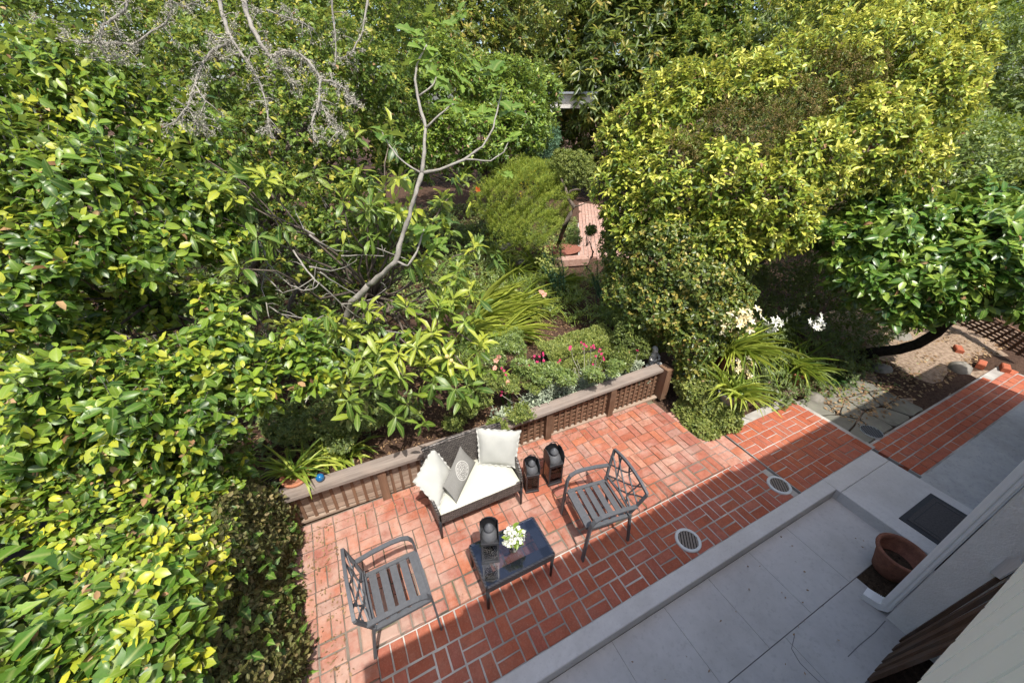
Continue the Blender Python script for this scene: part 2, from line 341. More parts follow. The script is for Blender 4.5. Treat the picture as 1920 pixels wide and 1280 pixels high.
    def prism(s, poly, z0, z1, b=0, cen=None):
        n = len(poly); vs = [(x, y, z0) for x, y in poly] + [(x, y, z1 - b) for x, y in poly]
        fs = [tuple(range(n - 1, -1, -1))]
        for i in range(n): j = (i + 1) % n; fs.append((i, j, n + j, n + i))
        if b:
            cx_ = sum(x for x, y in poly) / n; cy_ = sum(y for x, y in poly) / n
            k = 1 - 2.2 * b / max(.02, min(max(abs(x - cx_) for x, y in poly), max(abs(y - cy_) for x, y in poly)))
            vs += [(cx_ + (x - cx_) * k, cy_ + (y - cy_) * k, z1) for x, y in poly]
            for i in range(n): j = (i + 1) % n; fs.append((n + i, n + j, 2 * n + j, 2 * n + i))
            fs.append(tuple(range(2 * n, 3 * n)))
        else: fs.append(tuple(range(n, 2 * n)))
        return s.add(vs, fs)
    def ball(s, c, r, k=10, m=6, jit=0):
        prof = [(max(1e-4, math.sin(math.pi * i / m)), -math.cos(math.pi * i / m)) for i in range(m + 1)]
        rr = r if isinstance(r, (tuple, list)) else (r, r, r); vs = []
        for pr, z in prof:
            for j in range(k):
                w = 2 * math.pi * j / k; q = 1 + random.uniform(-jit, jit)
                vs.append((c[0] + rr[0] * pr * math.cos(w) * q, c[1] + rr[1] * pr * math.sin(w) * q, c[2] + rr[2] * z * q))
        fs = []
        for i in range(m):
            for j in range(k): q = (j + 1) % k; fs.append((i * k + j, i * k + q, (i + 1) * k + q, (i + 1) * k + j))
        return s.add(vs, fs)
    def mesh(s, name, mat_, smooth=False):
        me = bpy.data.meshes.new(name); me.from_pydata(s.v, [], s.f); me.materials.append(mat_)
        if smooth: me.polygons.foreach_set('use_smooth', [True] * len(me.polygons))
        me.update(); return me
    def build(s, name, mat_, parent=None, smooth=False, **kw):
        return obj(name, s.mesh(name, mat_, smooth), parent, **kw)

def base_of(o):
    v = Vector((0, 0, 0))
    while o is not None: v += o.location; o = o.parent
    return v
def obj(name, me, parent=None, kind=None, **kw):                   # meshes are given in world space; parents only translate
    o = bpy.data.objects.new(name, me); COL.objects.link(o)
    if parent is not None: o.parent = parent; o.location = -base_of(parent)
    if kind: o['kind'] = kind
    for k, v in kw.items(): o[k] = v
    return o
def thing(name, label, cat, loc=(0, 0, 0), group=None):
    o = bpy.data.objects.new(name, None); COL.objects.link(o); o.location = loc; o.empty_display_size = .1
    o['label'] = label; o['category'] = cat
    if group: o['group'] = group
    return o
def tag(o, label, cat, group=None):
    o['label'] = label; o['category'] = cat
    if group: o['group'] = group
    return o
def struct(name, mb, m, smooth=False): return mb.build(name, m, None, smooth, kind='structure')
def inst(name, me, parent, mat4):                                   # shared mesh at a world matrix, under a parent
    o = bpy.data.objects.new(name, me); COL.objects.link(o); o.parent = parent
    o.matrix_basis = Matrix.Translation(-base_of(parent)) @ mat4 if parent is not None else mat4
    return o

# ------------------------------------------------------------------ foliage helpers
UP = np.array([0., 0, 1.])
def nrm(a): return a / np.maximum(np.linalg.norm(a, axis=-1, keepdims=True), 1e-9)
SHAPES = {                                                            # stations along the leaf: (t, half width)
 'oval': [(0, 0), (.1, .55), (.35, 1), (.65, .92), (.88, .48), (1, 0)],
 'lance': [(0, .08), (.25, .62), (.6, 1), (.85, .6), (1, 0)],
 'round': [(0, 0), (.1, .6), (.4, 1), (.75, .9), (1, .15)],
 'ivy': [(0, .25), (.04, .62), (.14, .95), (.3, .66), (.42, .74), (.62, .4), (.84, .18), (1, 0)],
 'fig': [(0, .12), (.14, .75), (.3, .5), (.48, 1), (.62, .5), (.78, .6), (1, 0)],
 'blade': [(0, .55), (.2, 1), (.45, .95), (.7, .72), (.88, .4), (1, 0)],
 'small': [(0, 0), (.45, 1), (1, 0)],
}
LOD = {6: ([0, .5, 1, .3, .7, .3, .7], [0, 0, 0, .95, .9, .95, .9], [0, 0, 0, 1, 1, -1, -1], [[0, 1, 3], [3, 1, 4], [4, 1, 2], [0, 5, 1], [5, 6, 1], [6, 2, 1]]),
       4: ([0, 1, .3, .7, .3, .7], [0, 0, .95, .9, .95, .9], [0, 0, 1, 1, -1, -1], [[0, 1, 3, 2], [0, 4, 5, 1]])}   # cheap leaves: triangles per leaf
def leaf_geo(P, D, N, L, Wd, shape, curl, fold=.25):
    if shape in LOD:
        t, w, sg, F = (np.array(a) for a in LOD[shape]); n = len(P); Sd = np.cross(D, N); curl = np.maximum(np.broadcast_to(np.asarray(curl, float), (n,)), .02)
        ang = curl[:, None] * t[None] * 1.4; k = 1.4 * curl[:, None]; hw = (Wd[:, None] * .5 * w[None])[..., None]
        V = P[:, None] + D[:, None] * (L[:, None] * np.sin(ang) / k)[..., None] - N[:, None] * (L[:, None] * (1 - np.cos(ang)) / k)[..., None] + Sd[:, None] * hw * sg[None, :, None] + N[:, None] * hw * fold
        return V, F[:, ::-1], np.stack([t, .5 + sg * w * .5], 1)
    st = SHAPES[shape]; k = len(st); n = len(P)
    t = np.array([a for a, b in st]); w = np.array([b for a, b in st])
    Sd = np.cross(D, N); curl = np.broadcast_to(np.asarray(curl, float), (n,))
    ang = curl[:, None] * t[None] * 1.4                                # arc of the midrib
    c1 = np.where(np.abs(curl)[:, None] < 1e-3, t[None], np.sin(ang) / (1.4 * np.where(np.abs(curl) < 1e-3, 1, curl))[:, None])
    c2 = np.where(np.abs(curl)[:, None] < 1e-3, 0, (1 - np.cos(ang)) / (1.4 * np.where(np.abs(curl) < 1e-3, 1, curl))[:, None])
    mid = P[:, None] + D[:, None] * (L[:, None] * c1)[..., None] - N[:, None] * (L[:, None] * c2)[..., None]
    hw = (Wd[:, None] * .5 * w[None])[..., None]
    if shape == 'small':
        V = np.stack([mid[:, 0], mid[:, 1] + Sd * hw[:, 1], mid[:, 2], mid[:, 1] - Sd * hw[:, 1]], 1)
        F = np.array([[0, 3, 2, 1]]); uv = np.array([[0, .5], [.5, 1], [1, .5], [.5, 0]])
    else:
        lift = N[:, None] * hw * fold
        V = np.concatenate([mid, mid + Sd[:, None] * hw + lift, mid - Sd[:, None] * hw + lift], 1)
        F = []
        for i in range(k - 1):
            F.append([i, i + 1, k + i + 1, k + i]); F.append([i, 2 * k + i, 2 * k + i + 1, i + 1])
        F = np.array(F); F = F[:, ::-1]
        uv = np.concatenate([np.stack([t, np.full(k, .5)], 1), np.stack([t, .5 + w * .5], 1), np.stack([t, .5 - w * .5], 1)])
    return V, F, uv
def leaf_mesh(name, V, F, uv, tint, mat_):
    n, k = V.shape[:2]; me = bpy.data.meshes.new(name)
    fi = (F[None] + (np.arange(n) * k)[:, None, None]).reshape(-1)
    me.vertices.add(n * k); me.vertices.foreach_set('co', V.reshape(-1).astype(np.float32))
    q = F.shape[1]; nf = n * len(F); me.loops.add(nf * q); me.loops.foreach_set('vertex_index', fi.astype(np.int32))
    me.polygons.add(nf); me.polygons.foreach_set('loop_start', np.arange(0, nf * q, q, dtype=np.int32))
    me.update(calc_edges=True)
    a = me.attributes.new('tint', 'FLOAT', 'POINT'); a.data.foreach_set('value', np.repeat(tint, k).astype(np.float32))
    ul = me.uv_layers.new(name='UVMap'); ul.data.foreach_set('uv', np.tile(uv[F.reshape(-1)], (n, 1)).reshape(-1).astype(np.float32))
    me.polygons.foreach_set('use_smooth', np.ones(nf, bool)); me.materials.append(mat_); return me
def project(P):
    d = P - CAM; Z = d @ CF; Zs = np.maximum(Z, .05)
    return 960 + FOC * (d @ CR) / Zs, 640 - FOC * (d @ CU) / Zs, Z
def sample_clusters(rng, blobs, ncl, inner=.25, flat=1.0, lumpy=.12, bias=.5, fd=(-.15, -.65, .65), skip=()):
    B = np.array([b[:4] for b in blobs], float); m = len(B); w = B[:, 3] ** 2; fd = nrm(np.array(fd)); k = ncl * 7 + 50
    idx = rng.choice(m, k, p=w / w.sum()); u = nrm(rng.normal(size=(k, 3)))
    ok = rng.random(k) < np.clip(bias + .95 * (u @ fd), .1, 1)
    A = rng.normal(size=(3, 3)) * 3.2; ph = rng.random(3) * 6
    lump = 1 + lumpy * (np.sin(u @ A[0] + idx + ph[0]) + np.sin(2.1 * u @ A[1] + 2 * idx + ph[1]) * .7)
    inn = rng.random(k) < inner
    dep = np.where(inn, .5 + .38 * rng.random(k), .9 + .13 * rng.random(k)) * lump
    off = u * (B[idx, 3] * dep)[:, None]; off[:, 2] *= flat
    c = B[idx, :3] + off
    for j in range(m):
        dd = c - B[j, :3]; dd[:, 2] /= flat
        ok &= ~((np.linalg.norm(dd, axis=1) < .72 * B[j, 3]) & (idx != j))
    for q in skip: ok &= np.linalg.norm(c - np.array(q[:3]), axis=1) > q[3] * (.8 + .4 * rng.random(k))
    px, py, Z = project(c)
    inside = (px > -150) & (px < 2070) & (py > -140) & (py < 1420) & (Z > .3)
    ok &= inside | (rng.random(k) < .12)
    s_ = np.flatnonzero(ok)[:ncl]
    return c[s_], u[s_], inn[s_], idx[s_]
def leaves_of(rng, c, u, n, L, Wr, th, droop, up=.4, tint0=.5, tv=.2, stem=.05, inn=None, tips=0):
    m = len(c); a = nrm(u * .8 + UP * up + rng.normal(size=(m, 3)) * .35)
    e1 = nrm(np.cross(a, np.array([.3, .8, .1]))); e2 = np.cross(a, e1)
    j = np.tile(np.arange(n), m); q = np.repeat(np.arange(m), n)
    phi = 2.4 * j + np.repeat(rng.random(m) * 6.28, n) + rng.normal(size=m * n) * .3
    the = th * (1 - tips * (j / max(1, n - 1))) + rng.normal(size=m * n) * .22
    d = a[q] * np.cos(the)[:, None] + (e1[q] * np.cos(phi)[:, None] + e2[q] * np.sin(phi)[:, None]) * np.sin(the)[:, None]
    d = d - UP * (droop * (1 + .5 * rng.normal(size=m * n)))[:, None]; d = nrm(d)
    N = a[q] * .8 + UP * .55 + rng.normal(size=(m * n, 3)) * .3; N = nrm(N - d * (d * N).sum(1, keepdims=True))
    base = c[q] - a[q] * (stem * (1 - j / n))[:, None] + d * (.03 * L)
    Ls = L * (.45 + .72 * rng.random(m * n)) * (1 - .25 * tips * (j / max(1, n - 1)))
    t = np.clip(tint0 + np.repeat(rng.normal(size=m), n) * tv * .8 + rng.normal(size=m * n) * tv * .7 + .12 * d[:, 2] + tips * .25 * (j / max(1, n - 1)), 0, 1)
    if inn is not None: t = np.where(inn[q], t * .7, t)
    return base, d, N, Ls, Ls * Wr * (.85 + .3 * rng.random(m * n)), t, q
def put_leaves(root, rng, arr, shape, mat_, curl=.35, nobj=300, name='leaf', sname='foliage', fold=.25, pref=None, dead=0, lod=None):
    P, D, N, L, Wd, t = arr[:6]; n = len(P)
    if dead:                                                            # a few dry brown leaves among the green
        dm_ = rng.random(n) < dead; V, F, uv = leaf_geo(P[dm_], D[dm_], N[dm_], L[dm_] * .8, Wd[dm_] * .7, 6, np.full(dm_.sum(), .9), .6)
        obj('dry_leaves', leaf_mesh('dry_leaves', V, F, uv, rng.random(dm_.sum()) * .8, M['litter']), root, kind='stuff')
        P, D, N, L, Wd, t = (a[~dm_] for a in (P, D, N, L, Wd, t)); n = len(P); pref = pref[~dm_] if pref is not None else None
    sel = np.zeros(n, bool)
    if nobj:
        px, py, Z = project(P + D * L[:, None] * .5)
        v = nrm(CAM - P); face = np.abs((N * v).sum(1))
        vis = (px > 0) & (px < 1920) & (py > 0) & (py < 1280) & (Z > .3)
        sc = np.where(vis, L / np.maximum(Z, .3) * (.4 + face), -1)
        if pref is not None: sc = sc * np.where(pref, 1, .3)
        sel[np.argsort(-sc)[:min(nobj, n)]] = True; sel &= sc > 0
    rest = ~sel
    cu = curl * (.5 + rng.random(n))
    if rest.any():
        V, F, uv = leaf_geo(P[rest], D[rest], N[rest], L[rest], Wd[rest], lod or shape, cu[rest], fold)
        obj(sname, leaf_mesh(sname, V, F, uv, t[rest], mat_), root, kind='stuff')
    if sel.any():
        z1 = np.zeros((1, 3))
        Sd = np.cross(D, N)
        tq = {}
        for i in np.flatnonzero(sel):
            key = (int(rng.integers(4)), int(t[i] * 7.99))
            if key not in tq:
                V, F, uv = leaf_geo(z1, np.array([[0, 1., 0]]), np.array([[0, 0, 1.]]), np.ones(1), np.ones(1), shape, np.array([curl * (.4 + 1.2 * key[0] / 3)]), fold)
                tq[key] = leaf_mesh(name, V, F, uv, np.array([(key[1] + .5) / 8]), mat_)
            l_, w_ = L[i], Wd[i]; x, y, z = Sd[i] * w_, D[i] * l_, N[i] * l_
            inst(name, tq[key], root, Matrix(((x[0], y[0], z[0], P[i][0]), (x[1], y[1], z[1], P[i][1]), (x[2], y[2], z[2], P[i][2]), (0, 0, 0, 1))))
def wobble(a, b, n=6, amp=.08, rng=random):
    a, b = Vector(a), Vector(b); L = (b - a).length; out = []
    for i in range(n + 1):
        t = i / n; k = amp * L * math.sin(math.pi * t)
        out.append(a.lerp(b, t) + Vector((rng.uniform(-1, 1), rng.uniform(-1, 1), rng.uniform(-1, 1))) * k)
    return out
def limbs(root, foot, blobs, r0, mat_, fork=None, trunk_name='trunk', n_twigs=40, seed=1):
    rn = random.Random(seed); foot = Vector(foot)
    cen = Vector(np.array([b[:3] for b in blobs]).mean(0))
    fk = Vector(fork) if fork else foot.lerp(cen, .5)
    mb = MB(); p = wobble(foot, fk, 6, .06, rn); mb.tube(p, [r0 * (1.15 - .5 * i / 6) for i in range(7)], 8); mb.build(trunk_name, mat_, root, True)
    mb = MB()
    for b in blobs:
        c = Vector(b[:3]); p = wobble(fk, c, 6, .1, rn); mb.tube(p, [r0 * (.55 - .45 * i / 6) for i in range(7)], 6)
        for _ in range(max(2, n_twigs // len(blobs))):
            s_ = p[rn.randint(2, 6)]; d = Vector((rn.gauss(0, 1), rn.gauss(0, 1), rn.gauss(.2, 1))).normalized()
            q = wobble(s_, c + d * b[3] * rn.uniform(.6, .95), 4, .12, rn); mb.tube(q, [r0 * .16 * (1 - .2 * i) for i in range(5)], 4)
    mb.build('branch', mat_, root, True)
def plant(name, label, cat, foot, blobs, ncl, n, L, Wr, th, droop, mat_, shape='oval', seed=1, nobj=300, group=None, inner=.25, up=.4, tint=.5, tv=.2,
          stem=.05, shoots=0, curl=.35, trunk=None, bark='bark', fork=None, flat=1.0, lumpy=.12, bias=.5, tips=0, twigs=40, root=None, skip=(), lod=None):
    rng = np.random.default_rng(seed)
    rt = root or thing(name, label, cat, foot, group)
    c, u, inn, ix = sample_clusters(rng, blobs, ncl, inner, flat, lumpy, bias, skip=skip)
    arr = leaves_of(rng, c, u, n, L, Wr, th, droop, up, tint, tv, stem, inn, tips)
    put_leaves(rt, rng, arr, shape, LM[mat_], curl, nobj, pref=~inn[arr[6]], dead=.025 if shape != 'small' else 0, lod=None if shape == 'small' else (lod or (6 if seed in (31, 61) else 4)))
    if shoots:
        mb = MB(); a_ = nrm(u * .8 + UP * up)
        for i in np.flatnonzero(~inn)[:shoots]: mb.tube([c[i] - a_[i] * 2.6 * stem - u[i] * .06 + rng.normal(size=3) * .03, c[i] - a_[i] * stem, c[i] + a_[i] * .02], [.0045, .0032, .0015], 3, False)
        obj('shoots', mb.mesh('shoots', M['bark_pale'], True), rt, kind='stuff')
    if trunk: limbs(rt, foot, blobs, trunk, M[bark], fork, n_twigs=twigs, seed=seed)
    return rt

# ================================================================== SETTING
U = 0.035                                                            # level of the upper patio above the lower one
def terrain(x, y):
    sm = lambda a, b, t: np.clip((t - a) / (b - a), 0, 1) ** 2 * (3 - 2 * np.clip((t - a) / (b - a), 0, 1))
    bed = sm(2.0, 2.1, y) * (1 - sm(3.15, 3.75, x)) * .36
    back = sm(2.6, 5.0, y) * sm(3.0, 4.0, x) * .3
    h = np.maximum(bed, back) + sm(4, 14, y) * .15 - .16 * (1 - sm(1.0, 2.0, y)) * (1 - sm(5.2, 6.2, x)) - .16 * (1 - sm(-.4, .05, y)) * sm(5.2, 6.2, x)
    h = h - .02 + .02 * np.sin(3.1 * x + 1.7 * y) * np.sin(2.3 * y - x) * sm(2.1, 2.4, y)
    return h
xs = np.unique(np.concatenate([np.linspace(-8, 12, 81), np.linspace(2.9, 4, 12), [-300, -120, -60, -30, -18, -12, 16, 22, 35, 70, 140, 300]]))
ys = np.unique(np.concatenate([np.linspace(-4, 16, 81), np.linspace(1.9, 2.2, 10), np.linspace(-.5, .1, 7), [-300, -120, -60, -30, -15, -8, 20, 28, 45, 80, 150, 300]]))
X, Y = np.meshgrid(xs, ys); Zt = terrain(X, Y); nx = len(xs); ny = len(ys)
mb = MB(); mb.v = list(zip(X.ravel(), Y.ravel(), Zt.ravel()))
mb.f = [(j * nx + i, j * nx + i + 1, (j + 1) * nx + i + 1, (j + 1) * nx + i) for j in range(ny - 1) for i in range(nx - 1)]
struct('ground', mb, M['mulch'], True)

# ---------------------------------------------------------------- bricks
BR = {}
def brick_mesh(l, w, m, var, bev=.004):
    key = (round(l, 3), round(w, 3), m, var, bev)
    if key not in BR:
        rn = random.Random(hash(key[:2]) % 999 + var * 17); mb = MB(); mb.bbox((0, 0, -.025), (l, w, .05), bev)
        mb.v = [(x + rn.uniform(-.0022, .0022), y + rn.uniform(-.0022, .0022), z + (rn.uniform(-.0015, .0015) if z > -.01 else 0)) for x, y, z in mb.v]
        BR[key] = mb.mesh('brick', M[m])
    return BR[key]
def brick(parent, x, y, z, l, w, rot, m, bev=.004):
    me = brick_mesh(l, w, m, random.randrange(5), bev)
    mt = Matrix.Translation((x, y, z + random.uniform(-.0035, .002))) @ Matrix.Rotation(rot + random.gauss(0, .008) + random.choice((0, math.pi)), 4, 'Z') \
        @ Matrix.Rotation(random.gauss(0, .006), 4, 'X') @ Matrix.Rotation(random.gauss(0, .004), 4, 'Y')
    return inst('brick', me, parent, mt)
def weave(parent, x0, y0, sx, sy, i0, i1, j0, j1, par, z, m, g=.008, bevrow=None, skip=None):
    for i in range(i0, i1):
        for j in range(j0, j1):
            cx, cy = x0 + sx * (i + .5), y0 + sy * (j + .5)
            if skip and skip(cx, cy): continue
            b = .013 if j == bevrow else .004
            for k in (-.25, .25):
                if (i + j) % 2 == par: brick(parent, cx + sx * k, cy, z, sy - g, sx / 2 - g, math.pi / 2, m, b)
                else: brick(parent, cx, cy + sy * k, z, sx - g, sy / 2 - g, 0, m, b)

mb = MB(); mb.box((.63, 1.29, U - .061), (4.9, 1.37, .1)); mb.box((-1.44, .2, U - .0612), (.80, .82, .1))
upper = struct('upper_patio', mb, M['mortar_mix'])
weave(upper, -1.4255, .6, .2, .2115, -1, 22, 0, 6, 1, U, 'brick', .009, 0)
weave(upper, -1.4255, .6, .2, .2115, -1, 2, -3, 0, 1, U, 'brick', .009)
for i in range(23): brick(upper, -1.53 + .2 * i, 1.915, U, .19, .085, 0, 'brick')
for j in range(6): brick(upper, 3.025, .7 + .2115 * j, U, .2, .09, math.pi / 2, 'brick', .006)
mb = MB(); mb.box((1.2, .275, -.056), (4.48, .65, .1)); mb.box((3.27, .95, -.0595), (.36, .8, .1))
lower = struct('lower_patio', mb, M['mortar_white'])
weave(lower, 0, 0, .21, .1896, -5, 16, 0, 2, 0, 0, 'brick_low', .013, None, lambda x, y: math.hypot(x - 1.902, y - .16) < .06 or math.hypot(x - 3.352, y - .17) < .06)
for i in range(42): brick(lower, -.975 + .107 * i, .49, 0, .2, .095, math.pi / 2, 'brick_low')
for i in range(10):
    brick(lower, 3.185, .64 + .105 * i, .002, .19, .092, 0, 'brick_pale'); 
for i in range(5): brick(lower, 3.375, .68 + .208 * i, .002, .2, .15, math.pi / 2, random.choice(('brick_pale', 'brick')))
mb = MB(); mb.box((4.24, .56, -.0458), (1.54, 1.12, .1))
side = struct('side_patio', mb, M['mortar_white'])
weave(side, 3.475, .0, .21, .2, 0, 7, 0, 5, 0, .012, 'brick_orange', .011)
mb = MB(); mb.box((6.98, -.21, -.0572), (4.0, .56, .1))
bpath = struct('brick_path', mb, M['mortar_white'])
for r_ in range(5):
    if r_ % 2: brick(bpath, 5.03, -.42 + .104 * r_, 0, .1, .096, 0, 'brick_orange')
    for i in range(19):
        if r_ == 4 and i > 15: continue
        brick(bpath, 5.085 + .208 * i + (.1 if r_ % 2 else 0), -.42 + .104 * r_, 0, .195, .092, 0, 'brick_orange')

# ---------------------------------------------------------------- kerb, sunken landing, porch slab, cement strip
KZ, LZ = .05, -.08
mb = MB(); mb.bbox((1.39, -.085, -.05), (4.86, .145, .2), .006); kb = struct('kerb', mb, M['kerb'])
mb = MB(); mb.box((.9, -.7, LZ - .06), (5.9, 1.1, .1)); landing = struct('landing', mb, M['joint'])
xj = [-1.1, -.43, .14, .71, 1.283, 1.832, 2.4, 2.985, 3.83]
for a, b in zip(xj[:-1], xj[1:]):
    m_ = MB(); m_.bbox(((a + b) / 2, -.4645, LZ - .03), (b - a - .0022, .603, .06), .001); m_.build('slab', M['concrete'], landing)
for a, b in ((-1.1, 0.3), (.3, 1.15), (1.15, 2.02), (2.02, 3.09), (3.75, 3.83)):
    m_ = MB(); m_.bbox(((a + b) / 2, -1.0 + (.0 if b < 2.9 else .0), LZ - .0302), (b - a - .0025, .456, .06), .001); m_.build('slab', M['concrete'], landing)
m_ = MB(); m_.bbox((3.42, -1.14, LZ - .0302), (.66, .16, .06), .002); m_.build('slab', M['concrete'], landing)
m_ = MB()                                                            # hairline crack crossing the slabs
cr = [(2.105, -0.8, -0.079), (1.989, -0.846, -0.079), (1.955, -0.935, -0.079), (1.961, -1.012, -0.079), (1.97, -1.074, -0.079)]
for a, b in zip(cr[:-1], cr[1:]): m_.beam(a, b, .004, .002)
cr = [(2.91, -1.078, -0.079), (2.727, -1.084, -0.079), (2.501, -1.077, -0.079), (2.343, -1.079, -0.079)]
for a, b in zip(cr[:-1], cr[1:]): m_.beam(a, b, .006, .002)
m_.build('crack', M['joint'], landing)
mb = MB(); mb.box((3.42, -.915, LZ - .04), (.66, .29, .07)); struct('soil', mb, M['soil'])
mb = MB(); mb.bbox((4.33, -.106, -.05), (1.02, .187, .2), .006); mb.bbox((4.33, -.612, -.05), (1.02, .82, .2), .006)
porch = struct('porch_slab', mb, M['kerb'])
mb = MB(); mb.bbox((7.0, -.775, -.055), (4.2, .58, .11), .004); struct('cement_strip', mb, M['cement'])

# ---------------------------------------------------------------- flagstones and loose stones on the right
fl = MB(); fl.box((5.75, .55, -.075), (1.6, 1.1, .1)); flag = struct('flagstone_path', fl, M['soil'])
rn = random.Random(3); gx = [4.97, 5.37, 5.72, 6.1, 6.5]; gy = [.07, .35, .65, 1.0]
pt = {(i, j): (gx[i] + (rn.uniform(-.13, .13) if 0 < i < 4 else 0), gy[j] + (rn.uniform(-.1, .1) if 0 < j < 3 else 0)) for i in range(5) for j in range(4)}
for i in range(4):
    for j in range(3):
        q = [pt[i, j], pt[i + 1, j], pt[i + 1, j + 1], pt[i, j + 1]]; mx = sum(a for a, b in q) / 4; my = sum(b for a, b in q) / 4
        q = [(mx + (a - mx) * .93, my + (b - my) * .92) for a, b in q]
        q2 = []
        for k in range(4):
            a, b = q[k], q[(k + 1) % 4]; q2 += [(a[0] * .9 + b[0] * .1, a[1] * .9 + b[1] * .1), ((a[0] + b[0]) / 2 + rn.uniform(-.012, .012), (a[1] + b[1]) / 2 + rn.uniform(-.012, .012)), (a[0] * .1 + b[0] * .9, a[1] * .1 + b[1] * .9)]
        m_ = MB(); m_.prism(q2, -.05, .002 + rn.uniform(-.006, .006), .004); m_.build('flagstone', M['flag'], flag)
mb = MB(); dv = []
for j in range(13):
    for i in range(19):
        x, y = 5.0 + i * .33, 0.08 + j * .2
        mb.v.append((x, y, -.028 + .02 * math.sin(x * 5 + y * 3) * math.sin(y * 6 - x) + (.03 if x > 7.4 and y > .3 else 0)))
mb.f = [(j * 19 + i, j * 19 + i + 1, (j + 1) * 19 + i + 1, (j + 1) * 19 + i) for j in range(12) for i in range(18)]
struct('dirt', mb, M['litter'] if 0 else speckle('leafy_dirt', (.16, .105, .075), (.42, .32, .24), 18, .95, .1, .9, 60, (.2, .18, .09), (1, 1, 1), False, .02), True)
def scatter(name, n, region, L, mat_, zf, shape='small', seed=1, kind='stuff', tv=1.0, Wr=.5, tilt=.5):
    rng = np.random.default_rng(seed); x0, x1, y0, y1 = region
    P = np.stack([rng.uniform(x0, x1, n), rng.uniform(y0, y1, n), np.zeros(n)], 1); P[:, 2] = zf(P[:, 0], P[:, 1]) + .006 + .015 * rng.random(n)
    a = rng.random(n) * 6.28; D = nrm(np.stack([np.cos(a), np.sin(a), rng.normal(size=n) * tilt * .4], 1))
    N = nrm(UP + rng.normal(size=(n, 3)) * tilt); N = nrm(N - D * (D * N).sum(1, keepdims=True)); Ls = L * (.5 + rng.random(n))
    V, F, uv = leaf_geo(P, D, N, Ls, Ls * Wr, shape, np.full(n, .3))
    return obj(name, leaf_mesh(name, V, F, uv, rng.random(n) * tv, mat_), None, kind=kind)
def dz(x, y): return np.where((x > 6.5) | (y > 1.05), -.015, .0)
scatter('leaf_litter', 3800, (5.2, 10.5, .25, 2.2), .055, M['litter'], dz, seed=4)
scatter('bark_chips', 7000, (-1.9, 3.1, 2.06, 4.2), .03, M['litter'], lambda x, y: terrain(x, y), seed=5, tv=.55)
scatter('leaf_crumbs', 900, (-1.6, 3.4, .62, 1.9), .012, M['litter'], lambda x, y: np.full_like(x, U), seed=6, tv=.6)
scatter('fallen_bits', 60, (-.6, 3.7, -1.05, -.2), .022, M['litter'], lambda x, y: np.full_like(x, LZ), seed=16, tv=.7)
scatter('swept_litter', 420, (-1.6, 3.1, 1.72, 1.93), .02, M['litter'], lambda x, y: np.full_like(x, U), seed=17, tv=.7)
scatter('hedge_litter', 420, (-1.62, -1.2, -.3, 1.9), .028, M['litter'], lambda x, y: np.full_like(x, U), seed=18, tv=.8)
scatter('moss_tufts', 900, (5.6, 8.2, .5, 1.9), .035, LM['fresh'], dz, seed=8)

# ---------------------------------------------------------------- far garden path
gp0, gp1, gp2, gp3 = Vector((6.002, 6.426, 0.36)), Vector((5.326, 6.748, 0.36)), Vector((8.96, 12.068, 0.42)), Vector((10.088, 11.544, 0.42))
mb = MB(); e = (gp0 - gp1) * .25
mb.add([gp1 - e - Vector((0, 0, .02)), gp0 + e * 3 - Vector((0, 0, .02)), gp3 + e * 3 - Vector((0, 0, .02)), gp2 - e - Vector((0, 0, .02))], [(0, 1, 2, 3)])
gpath = struct('garden_path', mb, M['mortar_white'])
dl = (gp2 - gp1); nb = int(dl.length / .225); dn = dl.normalized(); sx_ = Vector((dn.y, -dn.x, 0)); rot = math.atan2(dn.y, dn.x)
for r_ in range(12):
    for i in range(nb):
        c = gp1 + dn * ((i + (.5 if r_ % 2 else 0)) * .225) + sx_ * (r_ * .112 - .1)
        inst('brick', brick_mesh(.213, .1, 'brick_path', random.randrange(5)), gpath, Matrix.Translation(c) @ Matrix.Rotation(rot, 4, 'Z'))
mb = MB(); a, b = Vector((4.141, 6.599, 0.42)), Vector((5.077, 6.364, 0.42)); mb.beam(a, b, .3, .16); tag(mb.build('path_edging_block', M['brick_path']), 'pale pink masonry edging block in front of the red-brown mulch patch', 'edging')

# ================================================================== HOUSE (behind and under the camera)
house = thing('house', 'pale house wall with cream board siding above grey stucco, lower right', 'house', (2, -1.5, 0))
mb = MB(); mb.box((3.43, -3.62, 2.865), (9.36, 4.8, 1.31)); mb.build('upper_storey', M['siding'], house)
mb = MB(); mb.box((.9, -3.76, 1.04), (4.0, 4.5, 2.32)); mb.build('recessed_wall', M['stucco'], house)
mb = MB(); mb.box((5.523, -3.6, 1.04), (5.154, 5.066, 2.32)); mb.build('stucco_wall', M['stucco'], house)
for i in range(16):
    x = -.35 + .212 * i; mb = MB(); mb.box((x, -1.203, 2.885 + random.uniform(-.004, .004)), (.19, .022, 1.29)); mb.build('siding_board', M['siding'], house)
    mb = MB(); mb.box((x + .106, -1.2125, 2.882), (.03, .012, 1.27)); mb.build('siding_batten', M['siding'], house)
